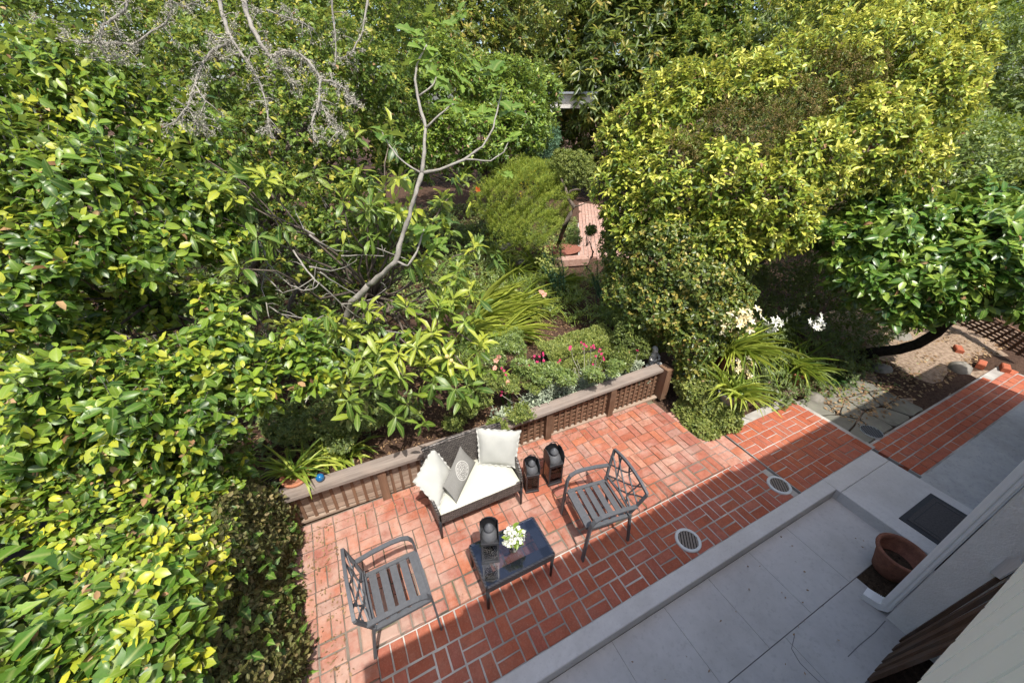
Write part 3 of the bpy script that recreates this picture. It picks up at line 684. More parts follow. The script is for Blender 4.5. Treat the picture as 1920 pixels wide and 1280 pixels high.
# downspout
ds = MB(); dx, dy = 3.0, -1.025
ds.box((dx, dy, 1.12), (.1, .066, 2.2))
for k in (-.034, 0, .034): ds.box((dx + k, dy + .036, 1.12), (.016, .012, 2.2))
for k in (-.018, .006): ds.box((dx - .053, dy + k, 1.12), (.01, .012, 2.2))
dso = ds.build('downspout', M['trim_white'], house)
el = MB(); el.strip([(dx, dy, .03), (dx - .002, dy + .008, -.012), (dx - .008, dy + .04, -.04), (dx - .016, dy + .085, -.046), (dx - .03, dy + .15, -.05)], .1, .066, (1, .12, 0))
for t in range(7): a = t / 6; el.box((dx - .003 - a * .02, dy + .03 + a * .07, -.008 - .004 * a), (.103, .005, .012))
el.build('elbow', M['trim_white'], dso)
st = MB(); st.box((dx + .012, dy - .006, .62), (.135, .05, .03)); st.build('strap', M['trim_white'], dso)
pip = MB(); pip.tube([(3.075, -1.05, -.05), (3.075, -1.05, 2.1)], .008, 6); pip.build('cable', M['wood_brown_x'], house)

# leaning boards
lb = ['topmost thin brown board leaning on the wall, nearest the stucco corner', 'second brown board from the stucco corner, narrow and dark', 'wide reddish brown board in the middle of the leaning stack',
      'grey-ended brown board leaning next to the lowest one', 'lowest dark board of the leaning stack, at the picture edge']
for i, (x, w, lean, tx, z1) in enumerate(((2.86, .05, .1, .02, 1.12), (2.745, .07, .17, .05, 1.3), (2.6, .115, .24, .06, 1.5), (2.47, .085, .3, .1, 1.55), (2.36, .095, .36, .12, 1.6))):
    m_ = MB(); a, b = Vector((x, -1.215 - .005 * i, LZ)), Vector((x + tx, -1.215 - lean * .7, z1)); m_.beam(a, b, w, .024, (0, 1, .15))
    o = m_.build('wooden_board', M['wood_dark'])
    tag(o, lb[i], 'wooden board', 'brown boards leaning against the house')
m_ = MB(); pl = [Vector(q) for q in ((3.663, -1.235, 0.384), (4.124, -1.235, 0.173), (2.376, -1.235, 1.554), (1.987, -1.235, 1.795), (2.177, -1.235, 1.51))]
m_.add([q for q in pl] + [q - Vector((0, .006, 0)) for q in pl], [(0, 1, 2, 3, 4), (9, 8, 7, 6, 5)] + [(i, i + 5, (i + 1) % 5 + 5, (i + 1) % 5) for i in range(5)])
tag(m_.build('metal_plate', M['metal_grey']), 'small grey metal plate with clipped corners at the top of the leaning boards', 'metal plate')

# ---------------------------------------------------------------- doormat, big pot, drains
dm = thing('doormat', 'black ribbed doormat lying on the grey porch slab', 'doormat', (4.35, -.86, KZ))
m_ = MB(); m_.bbox((4.35, -.86, KZ + .005), (.68, .43, .012), .003); m_.build('rubber_border', M['rubber'], dm)
m_ = MB(); m_.bbox((4.35, -.86, KZ + .013), (.58, .34, .008), .002); m_.build('pile', M['mat'], dm)
m_ = MB(); 
for a, b in (((4.1, -.73), (4.6, -.73)), ((4.1, -.99), (4.6, -.99)), ((4.1, -.99), (4.1, -.73)), ((4.6, -.99), (4.6, -.73))): m_.beam((*a, KZ + .0175), (*b, KZ + .0175), .008, .003)
m_.build('border_line', M['rubber'], dm)

pc = Vector((3.437, -0.862, 0.2))
pot = thing('plant_pot', 'big empty dark terracotta pot beside the white downspout', 'flower pot', (pc.x, pc.y, LZ))
prof = [(.115, LZ), (.125, LZ + .01), (.14, LZ + .09), (.165, LZ + .2), (.18, .165), (.178, .17), (.192, .175), (.197, .19), (.195, .205), (.182, .212), (.168, .205), (.16, .17), (.135, .03), (.001, .03)]
m_ = MB(); m_.lathe(prof, (pc.x, pc.y, 0), 40); m_.build('pot_body', M['terra_dark'], pot, True)
m_ = MB(); m_.lathe([(.001, .05), (.1, .048), (.14, .04)], (pc.x, pc.y, 0), 24); m_.build('potting_soil', M['soil'], pot, True)

dl_ = [('white ringed floor drain in front of the right-hand chair', (1.9, 0.159, 0.004), .125, .03, 7), ('white ringed floor drain further along the kerb, towards the porch slab', (3.348, 0.173, 0.004), .125, .03, 7),
       ('thin rimmed round drain set in the shaded flagstones', (5.274, 0.17, 0.004), .125, .008, 8)]
for lab, c, r_, rw, ns in dl_:
    d = thing('floor_drain', lab, 'drain', c, 'round drains along the kerb'); z = c[2]
    m_ = MB(); m_.lathe([(r_ - rw, z + .006), (r_ - rw + .004, z + .012), (r_ - .005, z + .011), (r_, z + .002), (r_, z - .02), (r_ - rw, z - .02), (r_ - rw, z + .006)], (c[0], c[1], 0), 40, 1, 1); m_.build('ring', M['drain_ring'], d, True)
    m_ = MB(); m_.lathe([(.001, z + .003), (r_ - rw, z + .003)], (c[0], c[1], 0), 28); m_.build('black_disc', M['black'], d)  # flat near-black disc painted as the unlit hollow below the bars
    ri = r_ - rw; ca, sa = math.cos(R(52)), math.sin(R(52))
    for k in range(ns):
        t = (k + .5) / ns * 2 - 1; hl = math.sqrt(max(.05, 1 - t * t)) * ri * .98; o_ = t * ri
        m_ = MB(); m_.beam((c[0] - sa * o_ - ca * hl, c[1] + ca * o_ - sa * hl, z + .007), (c[0] - sa * o_ + ca * hl, c[1] + ca * o_ + sa * hl, z + .007), ri * 2 / ns * .62, .006)
        m_.build('grate_bar', M['drain_slat'] if rw > .01 else M['metal_dark'], d)

# ================================================================== LATTICE FENCE
fence = thing('lattice_fence', 'low wooden lattice fence with grey plank cap behind the wicker sofa', 'fence', (.8, 1.96, U))
RZ = .5
def fy(x): return 1.965 + (max(0, -.6 - x) * .07)
for a, b in (((-1.85, 1.99), (.42, 1.93)), ((.423, 1.93), (3.2, 2.0))):
    m_ = MB(); m_.beam((a[0], a[1], RZ + .018), (b[0], b[1], RZ + .018), .165, .036); m_.build('cap_plank', M['wood_grey'], fence)
posts = [-1.56, -.68, .36, 1.33, 2.31]
for x in posts:
    m_ = MB(); m_.box((x, fy(x) - .028, U + (RZ - U) / 2), (.085, .07, RZ - U - .001)); m_.build('post', M['wood_brown'], fence)
m_ = MB(); m_.box((3.235, 1.93, U + .26), (.11, .16, .52)); m_.build('corner_post', M['wood_brown'], fence)
allx = [-1.95] + posts + [3.17]
for a, b in zip(allx[:-1], allx[1:]):
    rightside = a > .3; sp_ = .082 if rightside else .095; n = max(2, int((b - a - .09) / sp_)); 
    for k in range(n):
        x = a + .045 + (k + .5) * (b - a - .09) / n; m_ = MB(); m_.box((x, fy(x) - .012, U + .02 + (RZ - U - .03) / 2), (.03, .011, RZ - U - .03)); m_.build('slat', M['wood_brown'], fence)
    nr = 6
    for k in range(nr):
        z = U + .06 + k * (RZ - U - .07) / nr; hgt = .034 if rightside else .06
        m_ = MB(); m_.beam((a + .03, fy(a), z + .02), (b - .03, fy(b), z + .02), .011, hgt); m_.build('cross_slat', M['wood_brown' if rightside else 'wood_brown_x'], fence)
m_ = MB(); m_.beam((-1.9, fy(-1.9) - .03, U + .014), (3.17, fy(3.1) - .03, U + .014), .055, .028); m_.build('bottom_rail', M['wood_brown_x'], fence)

# small trellis panels on the far right
tr = thing('trellis_panel', 'brown slatted trellis lying against the bank under the right-hand tree', 'trellis', (9.684, 0.408, 0.1))
ta, tb, tc, td = Vector((10.033, 1.046, 0.12)), Vector((9.383, -0.087, 0.12)), Vector((9.297, -0.131, 0.5)), Vector((9.88, 0.725, 0.5))
for k in range(7):
    t = (k + .3) / 7; m_ = MB(); m_.beam(ta.lerp(td, t), tb.lerp(tc, t), .05, .018); m_.build('slat', M['wood_brown'], tr)
for k in range(9):
    t = (k + .3) / 9; m_ = MB(); m_.beam(ta.lerp(tb, t) - Vector((0, -.03, .015)), td.lerp(tc, t) - Vector((0, -.03, .015)), .05, .018); m_.build('cross_slat', M['wood_dark'], tr)

# ================================================================== FURNITURE
# wicker sofa
sf = thing('sofa', 'dark wicker two-seat sofa with ivory seat cushion against the lattice fence', 'sofa', (.16, 1.5, U))
SX0, SX1, SF, SB = -.295, .605, 1.225, 1.74
m_ = MB(); m_.box(((SX0 + SX1) / 2, SF + .012, .325), (SX1 - SX0 - .03, .024, .125)); m_.build('front_apron', M['wicker'], sf)
m_ = MB(); bk = []
for i in range(9):
    t = i / 8; x = SX0 + .035 + (SX1 - SX0 - .05) * t; zt = .745 + .03 * math.sin(math.pi * t)
    for y0, z in ((SB - .05, .26), (SB, .26), (SB + .03, zt), (SB - .02, zt)): bk.append((x, y0, z))
fs = [(0, 1, 2, 3), (35, 34, 33, 32)]
for i in range(8):
    for k in range(4): j = (k + 1) % 4; fs.append((i * 4 + k, i * 4 + 4 + k, i * 4 + 4 + j, i * 4 + j))
m_.add(bk, fs); m_.build('backrest', M['wicker'], sf)
m_ = MB(); m_.tube([(SX0 + .03, SB + .006, .745)] + [(SX0 + .035 + (SX1 - SX0 - .05) * i / 8, SB + .006, .748 + .03 * math.sin(math.pi * i / 8)) for i in range(9)], .017, 6); m_.build('back_rim', M['wicker'], sf, True)
for sx_ in (SX0, SX1):
    sgn = 1 if sx_ > 0 else -1; m_ = MB(); pv = [(SF, .27, 0), (SF, .405, 0), (SF + .08, .475, .02), (SF + .2, .535, .032), (SF + .34, .58, .03), (SB, .62, .0)]
    lo = [(y, .27, b) for y, z, b in pv]; vs = []
    for (y, z, b), (y2, z2, b2) in zip(pv, lo):
        z_ = max(z, .275); vs += [(sx_ + sgn * (b - .0), y, z_), (sx_ + sgn * (b - .03), y, z_), (sx_ + sgn * (b * .4 - .03), y, .27), (sx_ + sgn * b * .4, y, .27)]
    fs = [(0, 1, 2, 3), tuple(range(len(vs) - 1, len(vs) - 5, -1))]
    for i in range(len(pv) - 1):
        for k in range(4): j = (k + 1) % 4; fs.append((i * 4 + k, i * 4 + 4 + k, i * 4 + 4 + j, i * 4 + j))
    m_.add(vs, fs); m_.build('arm_panel', M['wicker'], sf)
    m_ = MB(); m_.tube([(sx_ + sgn * (b - .015), y, z) for y, z, b in pv[1:]], .016, 6); m_.build('arm_rim', M['wicker'], sf, True)
for x in (SX0 + .015, SX1 - .015):
    for y in (SF + .015, SB - .01):
        m_ = MB(); m_.tube([(x, y, .3), (x, y - (.01 if y < 1.5 else -.01), U)], [.019, .012], 8); m_.build('leg', M['metal_black'], sf, True)
m_ = MB(); m_.box(((SX0 + SX1) / 2, (SF + SB) / 2, .29), (SX1 - SX0 - .04, SB - SF - .03, .03)); m_.build('seat_base', M['wicker'], sf)
m_ = MB(); m_.beam((SX1 - .015, SF + .02, .16), (SX1 - .015, SB - .02, .16), .014, .014); m_.build('stretcher', M['metal_black'], sf)
m_ = MB(); nx_, ny_ = 14, 10; cv = []                                  # seat cushion with soft edges
for side_ in (1, -1):
    for j in range(ny_ + 1):
        for i in range(nx_ + 1):
            a, b = i / nx_ * 2 - 1, j / ny_ * 2 - 1; e_ = (1 - abs(a) ** 10) * (1 - abs(b) ** 8)
            cv.append(((SX0 + SX1) / 2 + a * .425, (SF + SB) / 2 - .012 + b * .245, .385 + side_ * .042 * max(0, e_) ** .4 + (.004 * math.sin(7 * a) * math.cos(5 * b) if side_ > 0 else 0)))
h_ = (nx_ + 1) * (ny_ + 1); fs = []
for j in range(ny_):
    for i in range(nx_):
        q = (j * (nx_ + 1) + i, j * (nx_ + 1) + i + 1, (j + 1) * (nx_ + 1) + i + 1, (j + 1) * (nx_ + 1) + i); fs.append(q); fs.append(tuple(h_ + k for k in q[::-1]))
m_.add(cv, fs); tag_c = m_.build('seat_cushion', M['cushion'], sf, True)

def pillow(name, label, A, B, C, D, th, mat_, ruffle=None, seed=1, corners=False):
    A, B, C, D = (Vector(q) for q in (A, B, C, D)); n = 16; rn = random.Random(seed)
    nn = (C - A).cross(D - B).normalized(); 
    if nn.z < 0: nn = -nn
    o = thing(name, label, 'cushion', tuple((A + B + C + D) / 4))
    ph = [rn.uniform(0, 6) for _ in range(6)]
    def pt_(u, v): return A.lerp(B, u).lerp(D.lerp(C, u), v)
    def edge(u, v):
        a, b = 2 * u - 1, 2 * v - 1; k = .045
        uu = .5 + a / 2 * (1 - k * (1 - b * b)); vv = .5 + b / 2 * (1 - k * (1 - a * a)); return pt_(uu, vv)
    vs, uvs = [], []
    for sd_ in (1, -1):
        for j in range(n + 1):
            for i in range(n + 1):
                u, v = i / n, j / n; a, b = 2 * u - 1, 2 * v - 1
                e_ = max(0, (1 - abs(a) ** 2.6) * (1 - abs(b) ** 2.6)) ** .55
                w = 1 + .1 * math.sin(5 * a + ph[0]) * math.sin(4 * b + ph[1]) + .05 * math.sin(11 * a + 6 * b + ph[2])
                vs.append(edge(u, v) + nn * (sd_ * th * e_ * w)); uvs.append((u, v))
    h = (n + 1) ** 2; fs = []
    for j in range(n):
        for i in range(n):
            q = (j * (n + 1) + i, j * (n + 1) + i + 1, (j + 1) * (n + 1) + i + 1, (j + 1) * (n + 1) + i)
            fs.append(q); fs.append(tuple(h + k for k in q[::-1]))
    m_ = MB(); m_.add(vs, fs); me = m_.mesh('cover', mat_, True)
    ul = me.uv_layers.new(name='UVMap')
    for lp in me.loops: ul.data[lp.index].uv = uvs[lp.vertex_index]
    obj('cover', me, o)
    if ruffle:
        m_ = MB(); per = []
        m = 96
        for k in range(m):
            s_ = k / m * 4; f_ = s_ - int(s_); u, v = ((f_, 0), (1, f_), (1 - f_, 1), (0, 1 - f_))[int(s_)]
            p_ = edge(u, v); c_ = edge(.5, .5); od = (p_ - c_).normalized()
            cornr = max(0, abs(f_ - .5) * 2 - .8) * 5
            per.append((p_ - od * .006, p_ + od * (ruffle * (1 + .25 * math.sin(k * 2.1) + .5 * cornr)) + nn * .009 * math.sin(k * 1.57)))
        vs = [q for a in per for q in a]; fs = [(2 * k, 2 * k + 1, (2 * k + 3) % (2 * m), (2 * k + 2) % (2 * m)) for k in range(m)]
        m_.add(vs, fs); m_.build('ruffle', mat_, o, True)
    if corners:
        for q in (A, B, C, D):
            pass
    return o
pillow('throw_pillow', 'white square ruffled cushion upright at the right end of the sofa', (0.322, 1.727, 0.8), (0.694, 1.492, 0.81), (0.594, 1.397, 0.44), (0.281, 1.589, 0.44), .05, M['linen'], .018, 1)
pillow('throw_pillow', 'white ruffled cushion tipped over the left arm of the sofa', (-0.144, 1.75, 0.73), (-0.413, 1.457, 0.69), (-0.265, 1.284, 0.44), (-0.022, 1.596, 0.45), .055, M['linen'], .018, 2)
pillow('throw_pillow', 'grey linen oblong cushion with pale oval stamp between the white ones', (-0.184, 1.364, 0.6), (0.12, 1.711, 0.66), (0.24, 1.603, 0.47), (-0.1, 1.243, 0.445), .05, M['pillow_grey'], None, 3)

# metal armchairs
def chair(label, c, yaw, foot_z):
    t = thing('armchair', label, 'chair', (c[0], c[1], 0), 'metal patio armchairs')
    mt = Matrix.Translation((c[0], c[1], U)) @ Matrix.Rotation(yaw, 4, 'Z')
    P_ = lambda *q: mt @ Vector(q)
    def fin(mb, name, m='metal_dark', sm=False):
        return mb.build(name, M[m], t, sm)
    X = (mt.to_3x3() @ Vector((1, 0, 0))); Yv = (mt.to_3x3() @ Vector((0, 1, 0)))
    sz = .395
    for k in range(5):
        x = -.145 + .082 * k; m_ = MB(); m_.beam(P_(x, -.19, sz - .004 * (2 - abs(k - 2))), P_(x, .19, sz - .004 * (2 - abs(k - 2))), .056, .012); fin(m_, 'seat_slat')
    for s in (-1, 1):
        m_ = MB(); m_.beam(P_(-.2, s * .205, sz - .004), P_(.215, s * .205, sz - .004), .032, .026); fin(m_, 'seat_rail')
    m_ = MB(); m_.beam(P_(.222, -.2, sz - .006), P_(.222, .2, sz - .006), .02, .03); m_.beam(P_(-.2, -.2, sz - .006), P_(-.2, .2, sz - .006), .02, .03); fin(m_, 'cross_bar')
    for s in (-1, 1):
        fz = foot_z[0 if s < 0 else 1] - U
        ys = .245
        pts = [(-.235, s * ys, .565), (-.1, s * (ys + .006), .585), (.05, s * (ys + .01), .592), (.13, s * (ys + .01), .583), (.185, s * (ys + .008), .555), (.212, s * (ys + .004), .505), (.222, s * ys, .44), (.232, s * (ys - .002), .25), (.245, s * ys, fz)]
        m_ = MB(); m_.strip([P_(*q) for q in pts], .036, .016, Yv); fin(m_, 'armrest')
        m_ = MB(); m_.strip([P_(-.2, s * .215, sz + .04), P_(-.215, s * .215, sz - .02), P_(-.245, s * .21, .18), P_(-.275, s * .205, fz)], .026, .02, Yv); fin(m_, 'leg')
        # fan-shaped back: side bar from seat to outer corner
        m_ = MB(); m_.strip([P_(-.2, s * .2, sz), P_(-.235, s * .235, .55), P_(-.285, s * .268, .735)], .022, .024, Yv); fin(m_, 'back_post')
    bx = lambda z: -.2 - .085 * max(0, (z - sz)) / .34
    top = [(bx(.745), .272 * q / 6, .742 + .05 * (1 - (q / 6) ** 2)) for q in range(-6, 7)]
    m_ = MB(); m_.strip([P_(*q) for q in top], .024, .024, X); fin(m_, 'top_rail')
    m_ = MB(); m_.strip([P_(bx(.45), -.205, .45), P_(bx(.47), 0, .475), P_(bx(.45), .205, .45)], .02, .018, X); fin(m_, 'lower_rail')
    crv = []
    for s in (-1, 1):
        crv.append([(.2, .47), (.05, .56), (-.1, .66), (-.2, .755)]); crv.append([(.235, .58), (.12, .64), (.02, .7), (-.03, .785)])
        crv.append([(.04, .475), (-.08, .54), (-.17, .62), (-.25, .68)])
        crv.append([(.13, .46), (.1, .55), (.13, .65), (.16, .765)])
        if s > 0: pass
        for q in crv:
            pts = []
            for i in range(13):
                tt = i / 12 * 3; k = min(2, int(tt)); f_ = tt - k
                p0, p1, p2, p3 = (Vector(q[max(0, min(3, k + d_))]) for d_ in (-1, 0, 1, 2))
                p_ = .5 * ((2 * p1) + (p2 - p0) * f_ + (2 * p0 - 5 * p1 + 4 * p2 - p3) * f_ * f_ + (3 * p1 - p0 - 3 * p2 + p3) * f_ ** 3)
                pts.append(P_(bx(p_.y) + .002 * s, s * p_.x, p_.y))
            m_ = MB(); m_.strip(pts, .013, .01, X); fin(m_, 'back_scroll')
        crv = []
    return t
chair('dark metal armchair on the left of the coffee table, facing the right', (-.775, .745), R(2), (0, U))
chair('dark metal armchair on the right of the coffee table, facing the left', (1.12, .665), R(180 - 8), (U, 0))

# coffee table
tb_ = thing('coffee_table', 'low black wicker coffee table with dark glass top', 'table', (.19, .66, 0))
TX0, TX1, TY0, TY1, TZ = -.122, .512, .465, .852, .36
m_ = MB(); m_.bbox(((TX0 + TX1) / 2, (TY0 + TY1) / 2, TZ - .003), (TX1 - TX0 - .012, TY1 - TY0 - .012, .006), .001); m_.build('glass_top', M['glass_table'], tb_)
for a, b, n_ in (((TX0, TY0), (TX1, TY0), 0), ((TX0, TY1), (TX1, TY1), 0), ((TX0, TY0), (TX0, TY1), 1), ((TX1, TY0), (TX1, TY1), 1)):
    m_ = MB(); m_.beam((*a, TZ - .042), (*b, TZ - .042), .02, .07); m_.build('apron', M['wicker_black'], tb_)
for a, b in (((TX0, TY0), (TX1, TY0)), ((TX0, TY1), (TX1, TY1)), ((TX0, TY0), (TX0, TY1)), ((TX1, TY0), (TX1, TY1))):
    d_ = (Vector(b) - Vector(a)).normalized(); nrm_ = Vector((-d_.y, d_.x)) * (.055 if (a, b) in (((TX0, TY0), (TX1, TY0)), ((TX1, TY0), (TX1, TY1))) else -.055)
    if a == (TX1, TY0): nrm_ = Vector((-.055, 0))
    if a == (TX0, TY0) and b == (TX0, TY1): nrm_ = Vector((.055, 0))
    if a == (TX0, TY1): nrm_ = Vector((0, -.055))
    if a == (TX0, TY0) and b == (TX1, TY0): nrm_ = Vector((0, .055))
    m_ = MB(); a_, b_ = Vector(a) + nrm_, Vector(b) + nrm_; m_.beam((a_.x, a_.y, TZ - .02), (b_.x, b_.y, TZ - .02), .085, .012); m_.build('glass_support', M['metal_black'], tb_)
for x in (TX0 + .008, TX1 - .008):
    for y, fz in ((TY0 + .008, 0), (TY1 - .008, U)):
        m_ = MB(); m_.tube([(x, y, TZ - .06), (x, y, fz)], [.017, .012], 8); m_.build('leg', M['metal_black'], tb_, True)

# lanterns
def lantern(label, c, yaw, s, door=False):
    t = thing('lantern', label, 'lantern', c, 'metal candle lanterns')
    mt = Matrix.Translation(c) @ Matrix.Rotation(yaw, 4, 'Z') @ Matrix.Scale(s, 4)
    def fin(mb, name, m='metal_black', sm=False): mb.v = [mt @ Vector(v) for v in mb.v]; return mb.build(name, M[m], t, sm)
    h, w = .215, .056; T = lambda mb, a: [tuple(Matrix.Rotation(a, 4, 'Z') @ Vector(v)) for v in mb.v]
    m_ = MB(); m_.bbox((0, 0, .011), (.132, .132, .022), .005); fin(m_, 'base')
    for x in (-w, w):
        for y in (-w, w): m_ = MB(); m_.box((x, y, h / 2 + .02), (.012, .012, h)); fin(m_, 'corner_post')
    m_ = MB(); m_.bbox((0, 0, h + .022), (.13, .13, .014), .004); fin(m_, 'top_plate')
    m_ = MB(); m_.lathe([(.06, h + .026), (.062, h + .034), (.06, h + .05), (.05, h + .075), (.034, h + .092), (.026, h + .098), (.026, h + .104), (.036, h + .112), (.034, h + .122), (.02, h + .142), (.008, h + .156), (.001, h + .16)], (0, 0, 0), 24); fin(m_, 'domed_roof', 'metal_dark', True)
    for k in range(4):
        a = k * math.pi / 2; m_ = MB(); m_.box((0, w + .001, h / 2 + .02), (.1, .003, h - .02)); m_.v = T(m_, a); fin(m_, 'pane', 'glass')
        for z in (.04, h): m_ = MB(); m_.box((0, w, z), (.1, .008, .012)); m_.v = T(m_, a); fin(m_, 'pane_rail')
    for k in (1, 2, 3):                                               # arched gallery plates round the dome, open at the front
        m_ = MB(); pv = [(-.064, h + .028), (.064, h + .028), (.064, h + .1), (.045, h + .135), (0, h + .15), (-.045, h + .135), (-.064, h + .1)]
        m_.add([(x, .066, z) for x, z in pv] + [(x, .062, z) for x, z in pv], [tuple(range(6, -1, -1)), tuple(range(7, 14))] + [(i, (i + 1) % 7, (i + 1) % 7 + 7, i + 7) for i in range(7)])
        m_.v = T(m_, (k - 2) * math.pi / 2); fin(m_, 'gallery_plate')
    m_ = MB(); m_.tube([(.05 * math.cos(a), .03, h + .14 + .06 * math.sin(a)) for a in (k * math.pi / 9 for k in range(10))], .0035, 5); fin(m_, 'ring_handle', 'metal_black', True)
    m_ = MB(); m_.lathe([(.026, .022), (.026, .09), (.021, .094), (.001, .091)], (0, 0, 0), 18); fin(m_, 'candle', 'candle', True)
    return t
lantern('smaller black candle lantern standing right next to the sofa arm', (.785, 1.37, U), R(-14), 1.15)
lantern('taller black candle lantern standing between the sofa and the fence post', (1.055, 1.36, U), R(-6), 1.32)
lantern('grey candle lantern standing on the glass coffee table', (.01, .70, TZ + .001), R(-20), 1.15)

# vase of white flowers
vs_ = thing('flower_vase', 'clear glass vase holding white blooms on the coffee table', 'vase', (.212, .655, TZ))
m_ = MB(); m_.lathe([(.001, TZ + .002), (.036, TZ + .002), (.038, TZ + .01), (.043, TZ + .13), (.04, TZ + .13), (.035, TZ + .014), (.001, TZ + .012)], (.212, .655, 0), 24); m_.build('glass_vessel', M['glass'], vs_, True)
m_ = MB(); rn = random.Random(5)
for k in range(16):
    a = rn.uniform(0, 6.28); r_ = rn.uniform(.01, .03); m_.tube([(.212 + r_ * .6 * math.cos(a), .655 + r_ * .6 * math.sin(a), TZ + .015), (.212 - r_ * math.cos(a), .655 - r_ * math.sin(a), TZ + .13), (.212 - 2.2 * r_ * math.cos(a), .655 - 2.2 * r_ * math.sin(a), TZ + .2)], .003, 4)
m_.build('stem', LM['fresh'], vs_)
rng = np.random.default_rng(12)
for k, (ax, ay, az) in enumerate(((0, -.03, .235), (-.055, -.05, .19), (.05, -.06, .185), (-.06, .03, .225), (.06, .03, .215), (0, .06, .23), (.09, -.01, .185), (-.02, .0, .262), (-.085, -.01, .17))):
    c = np.array([[.212 + ax * .85, .655 + ay * .85, TZ + .03 + az * .82]]) ; n_ = 20; u_ = nrm(rng.normal(size=(n_, 3)) + np.array([0, -.2, .4]))
    P_ = np.repeat(c, n_, 0) + u_ * .012; D_ = nrm(u_ + rng.normal(size=(n_, 3)) * .3); N_ = nrm(np.cross(D_, rng.normal(size=(n_, 3)))); L_ = np.full(n_, .034) * (.7 + .5 * rng.random(n_))
    V, F, uv = leaf_geo(P_, D_, N_, L_, L_ * .8, 'round', np.full(n_, .9)); obj('bloom', leaf_mesh('bloom', V, F, uv, rng.random(n_), M['flower_white']), vs_)
c, u, inn, ix = sample_clusters(rng, [(.212, .655, TZ + .18, .07)], 22, .3)
arr = leaves_of(rng, c, u, 3, .07, .45, .9, .1, .3, .6, .2); put_leaves(vs_, rng, arr, 'oval', LM['fresh'], .4, 60)

# ================================================================== PLANTS
# ---- clipped ivy and creeping-fig hedge on the near left
hd = thing('hedge', 'thick clipped hedge of yellow-green creeping fig and ivy, lower left corner', 'hedge', (-2.3, .8, 0))
mb = MB(); mb.box((-2.7, .55, .5), (1.7, 2.8, 1.2)); mb.build('hidden_dark_core', M['bark_dark'], hd)  # unseen dark box added inside the hedge to block light
rng = np.random.default_rng(21)
def ztop(x, y): return 1.47 + .55 * np.clip((-1.65 - x) / 1.3, 0, 1) + .22 * np.clip((.7 - y) / .9, 0, 1) - .1 * np.clip((y - 1.6) / .6, 0, 1) + .07 * np.sin(4 * x + 3 * y) + .05 * np.sin(7 * y - 2 * x) + .04 * np.sin(11 * x + 5 * y) - .35 * np.clip((x + 1.82) / .2, 0, 1) ** 2
n = 4700; x = -1.66 - 1.85 * rng.random(n) ** 1.15; y = rng.uniform(-.5, 2.25, n); c = np.stack([x, y, ztop(x, y) - .14 * rng.random(n) ** 2 + .09 * rng.random(n) ** 8], 1)
u = nrm(np.stack([.35 * np.clip((x + 1.9) / .3, 0, 1) + rng.normal(size=n) * .2, -.25 + rng.normal(size=n) * .25, np.ones(n)], 1))
arr = list(leaves_of(rng, c, u, 4, .068, .6, 1.0, .12, .3, .46, .28, .05)); q_ = arr[6]; arr[5] = np.clip(arr[5] + (.3 * np.sin(2.6 * x + 1.7 * y + 1) * np.sin(3.3 * y - 1.1 * x))[q_], 0, 1)
put_leaves(hd, rng, arr, 'oval', LM['hedge'], .55, 300, fold=.32, dead=.03, lod=6)
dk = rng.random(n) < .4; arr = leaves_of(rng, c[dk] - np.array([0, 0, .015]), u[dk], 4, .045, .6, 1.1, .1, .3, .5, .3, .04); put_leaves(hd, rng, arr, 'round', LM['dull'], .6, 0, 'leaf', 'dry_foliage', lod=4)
n = 150; x = -1.7 - 1.4 * rng.random(n); y = rng.uniform(-.5, 1.15, n) ; y = np.where(rng.random(n) < .7, np.minimum(y, .5 + .2 * rng.random(n)), y); c = np.stack([x, y, ztop(x, y) + .01], 1)
u = nrm(np.stack([.25 + rng.normal(size=n) * .25, -.3 + rng.normal(size=n) * .2, np.ones(n)], 1))
arr = leaves_of(rng, c, u, 2, .12, .85, 1.15, .2, .3, .5, .28, .05); put_leaves(hd, rng, arr, 'ivy', LM['ivy'], .35, 220, 'ivy_leaf', 'ivy_foliage', fold=.18)
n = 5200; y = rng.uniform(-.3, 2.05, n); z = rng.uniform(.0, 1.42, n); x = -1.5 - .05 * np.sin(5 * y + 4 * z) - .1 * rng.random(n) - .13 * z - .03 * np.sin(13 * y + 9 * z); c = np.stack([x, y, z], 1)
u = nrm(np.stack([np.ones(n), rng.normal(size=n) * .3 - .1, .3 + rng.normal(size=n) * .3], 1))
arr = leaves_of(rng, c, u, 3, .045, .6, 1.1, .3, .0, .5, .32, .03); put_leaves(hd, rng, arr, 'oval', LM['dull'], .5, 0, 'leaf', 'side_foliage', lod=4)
n = 220; y = rng.uniform(-.3, 2.0, n); z = rng.uniform(.0, 1.4, n); c = np.stack([-1.5 - .13 * z, y, z], 1); u = nrm(np.stack([np.ones(n), rng.normal(size=n) * .3 - .1, .3 + rng.normal(size=n) * .3], 1))
arr = leaves_of(rng, c, u, 2, .08, .85, 1.1, .3, .0, .5, .3, .03); put_leaves(hd, rng, arr, 'ivy', LM['ivy'], .4, 60, 'ivy_leaf', 'side_ivy')

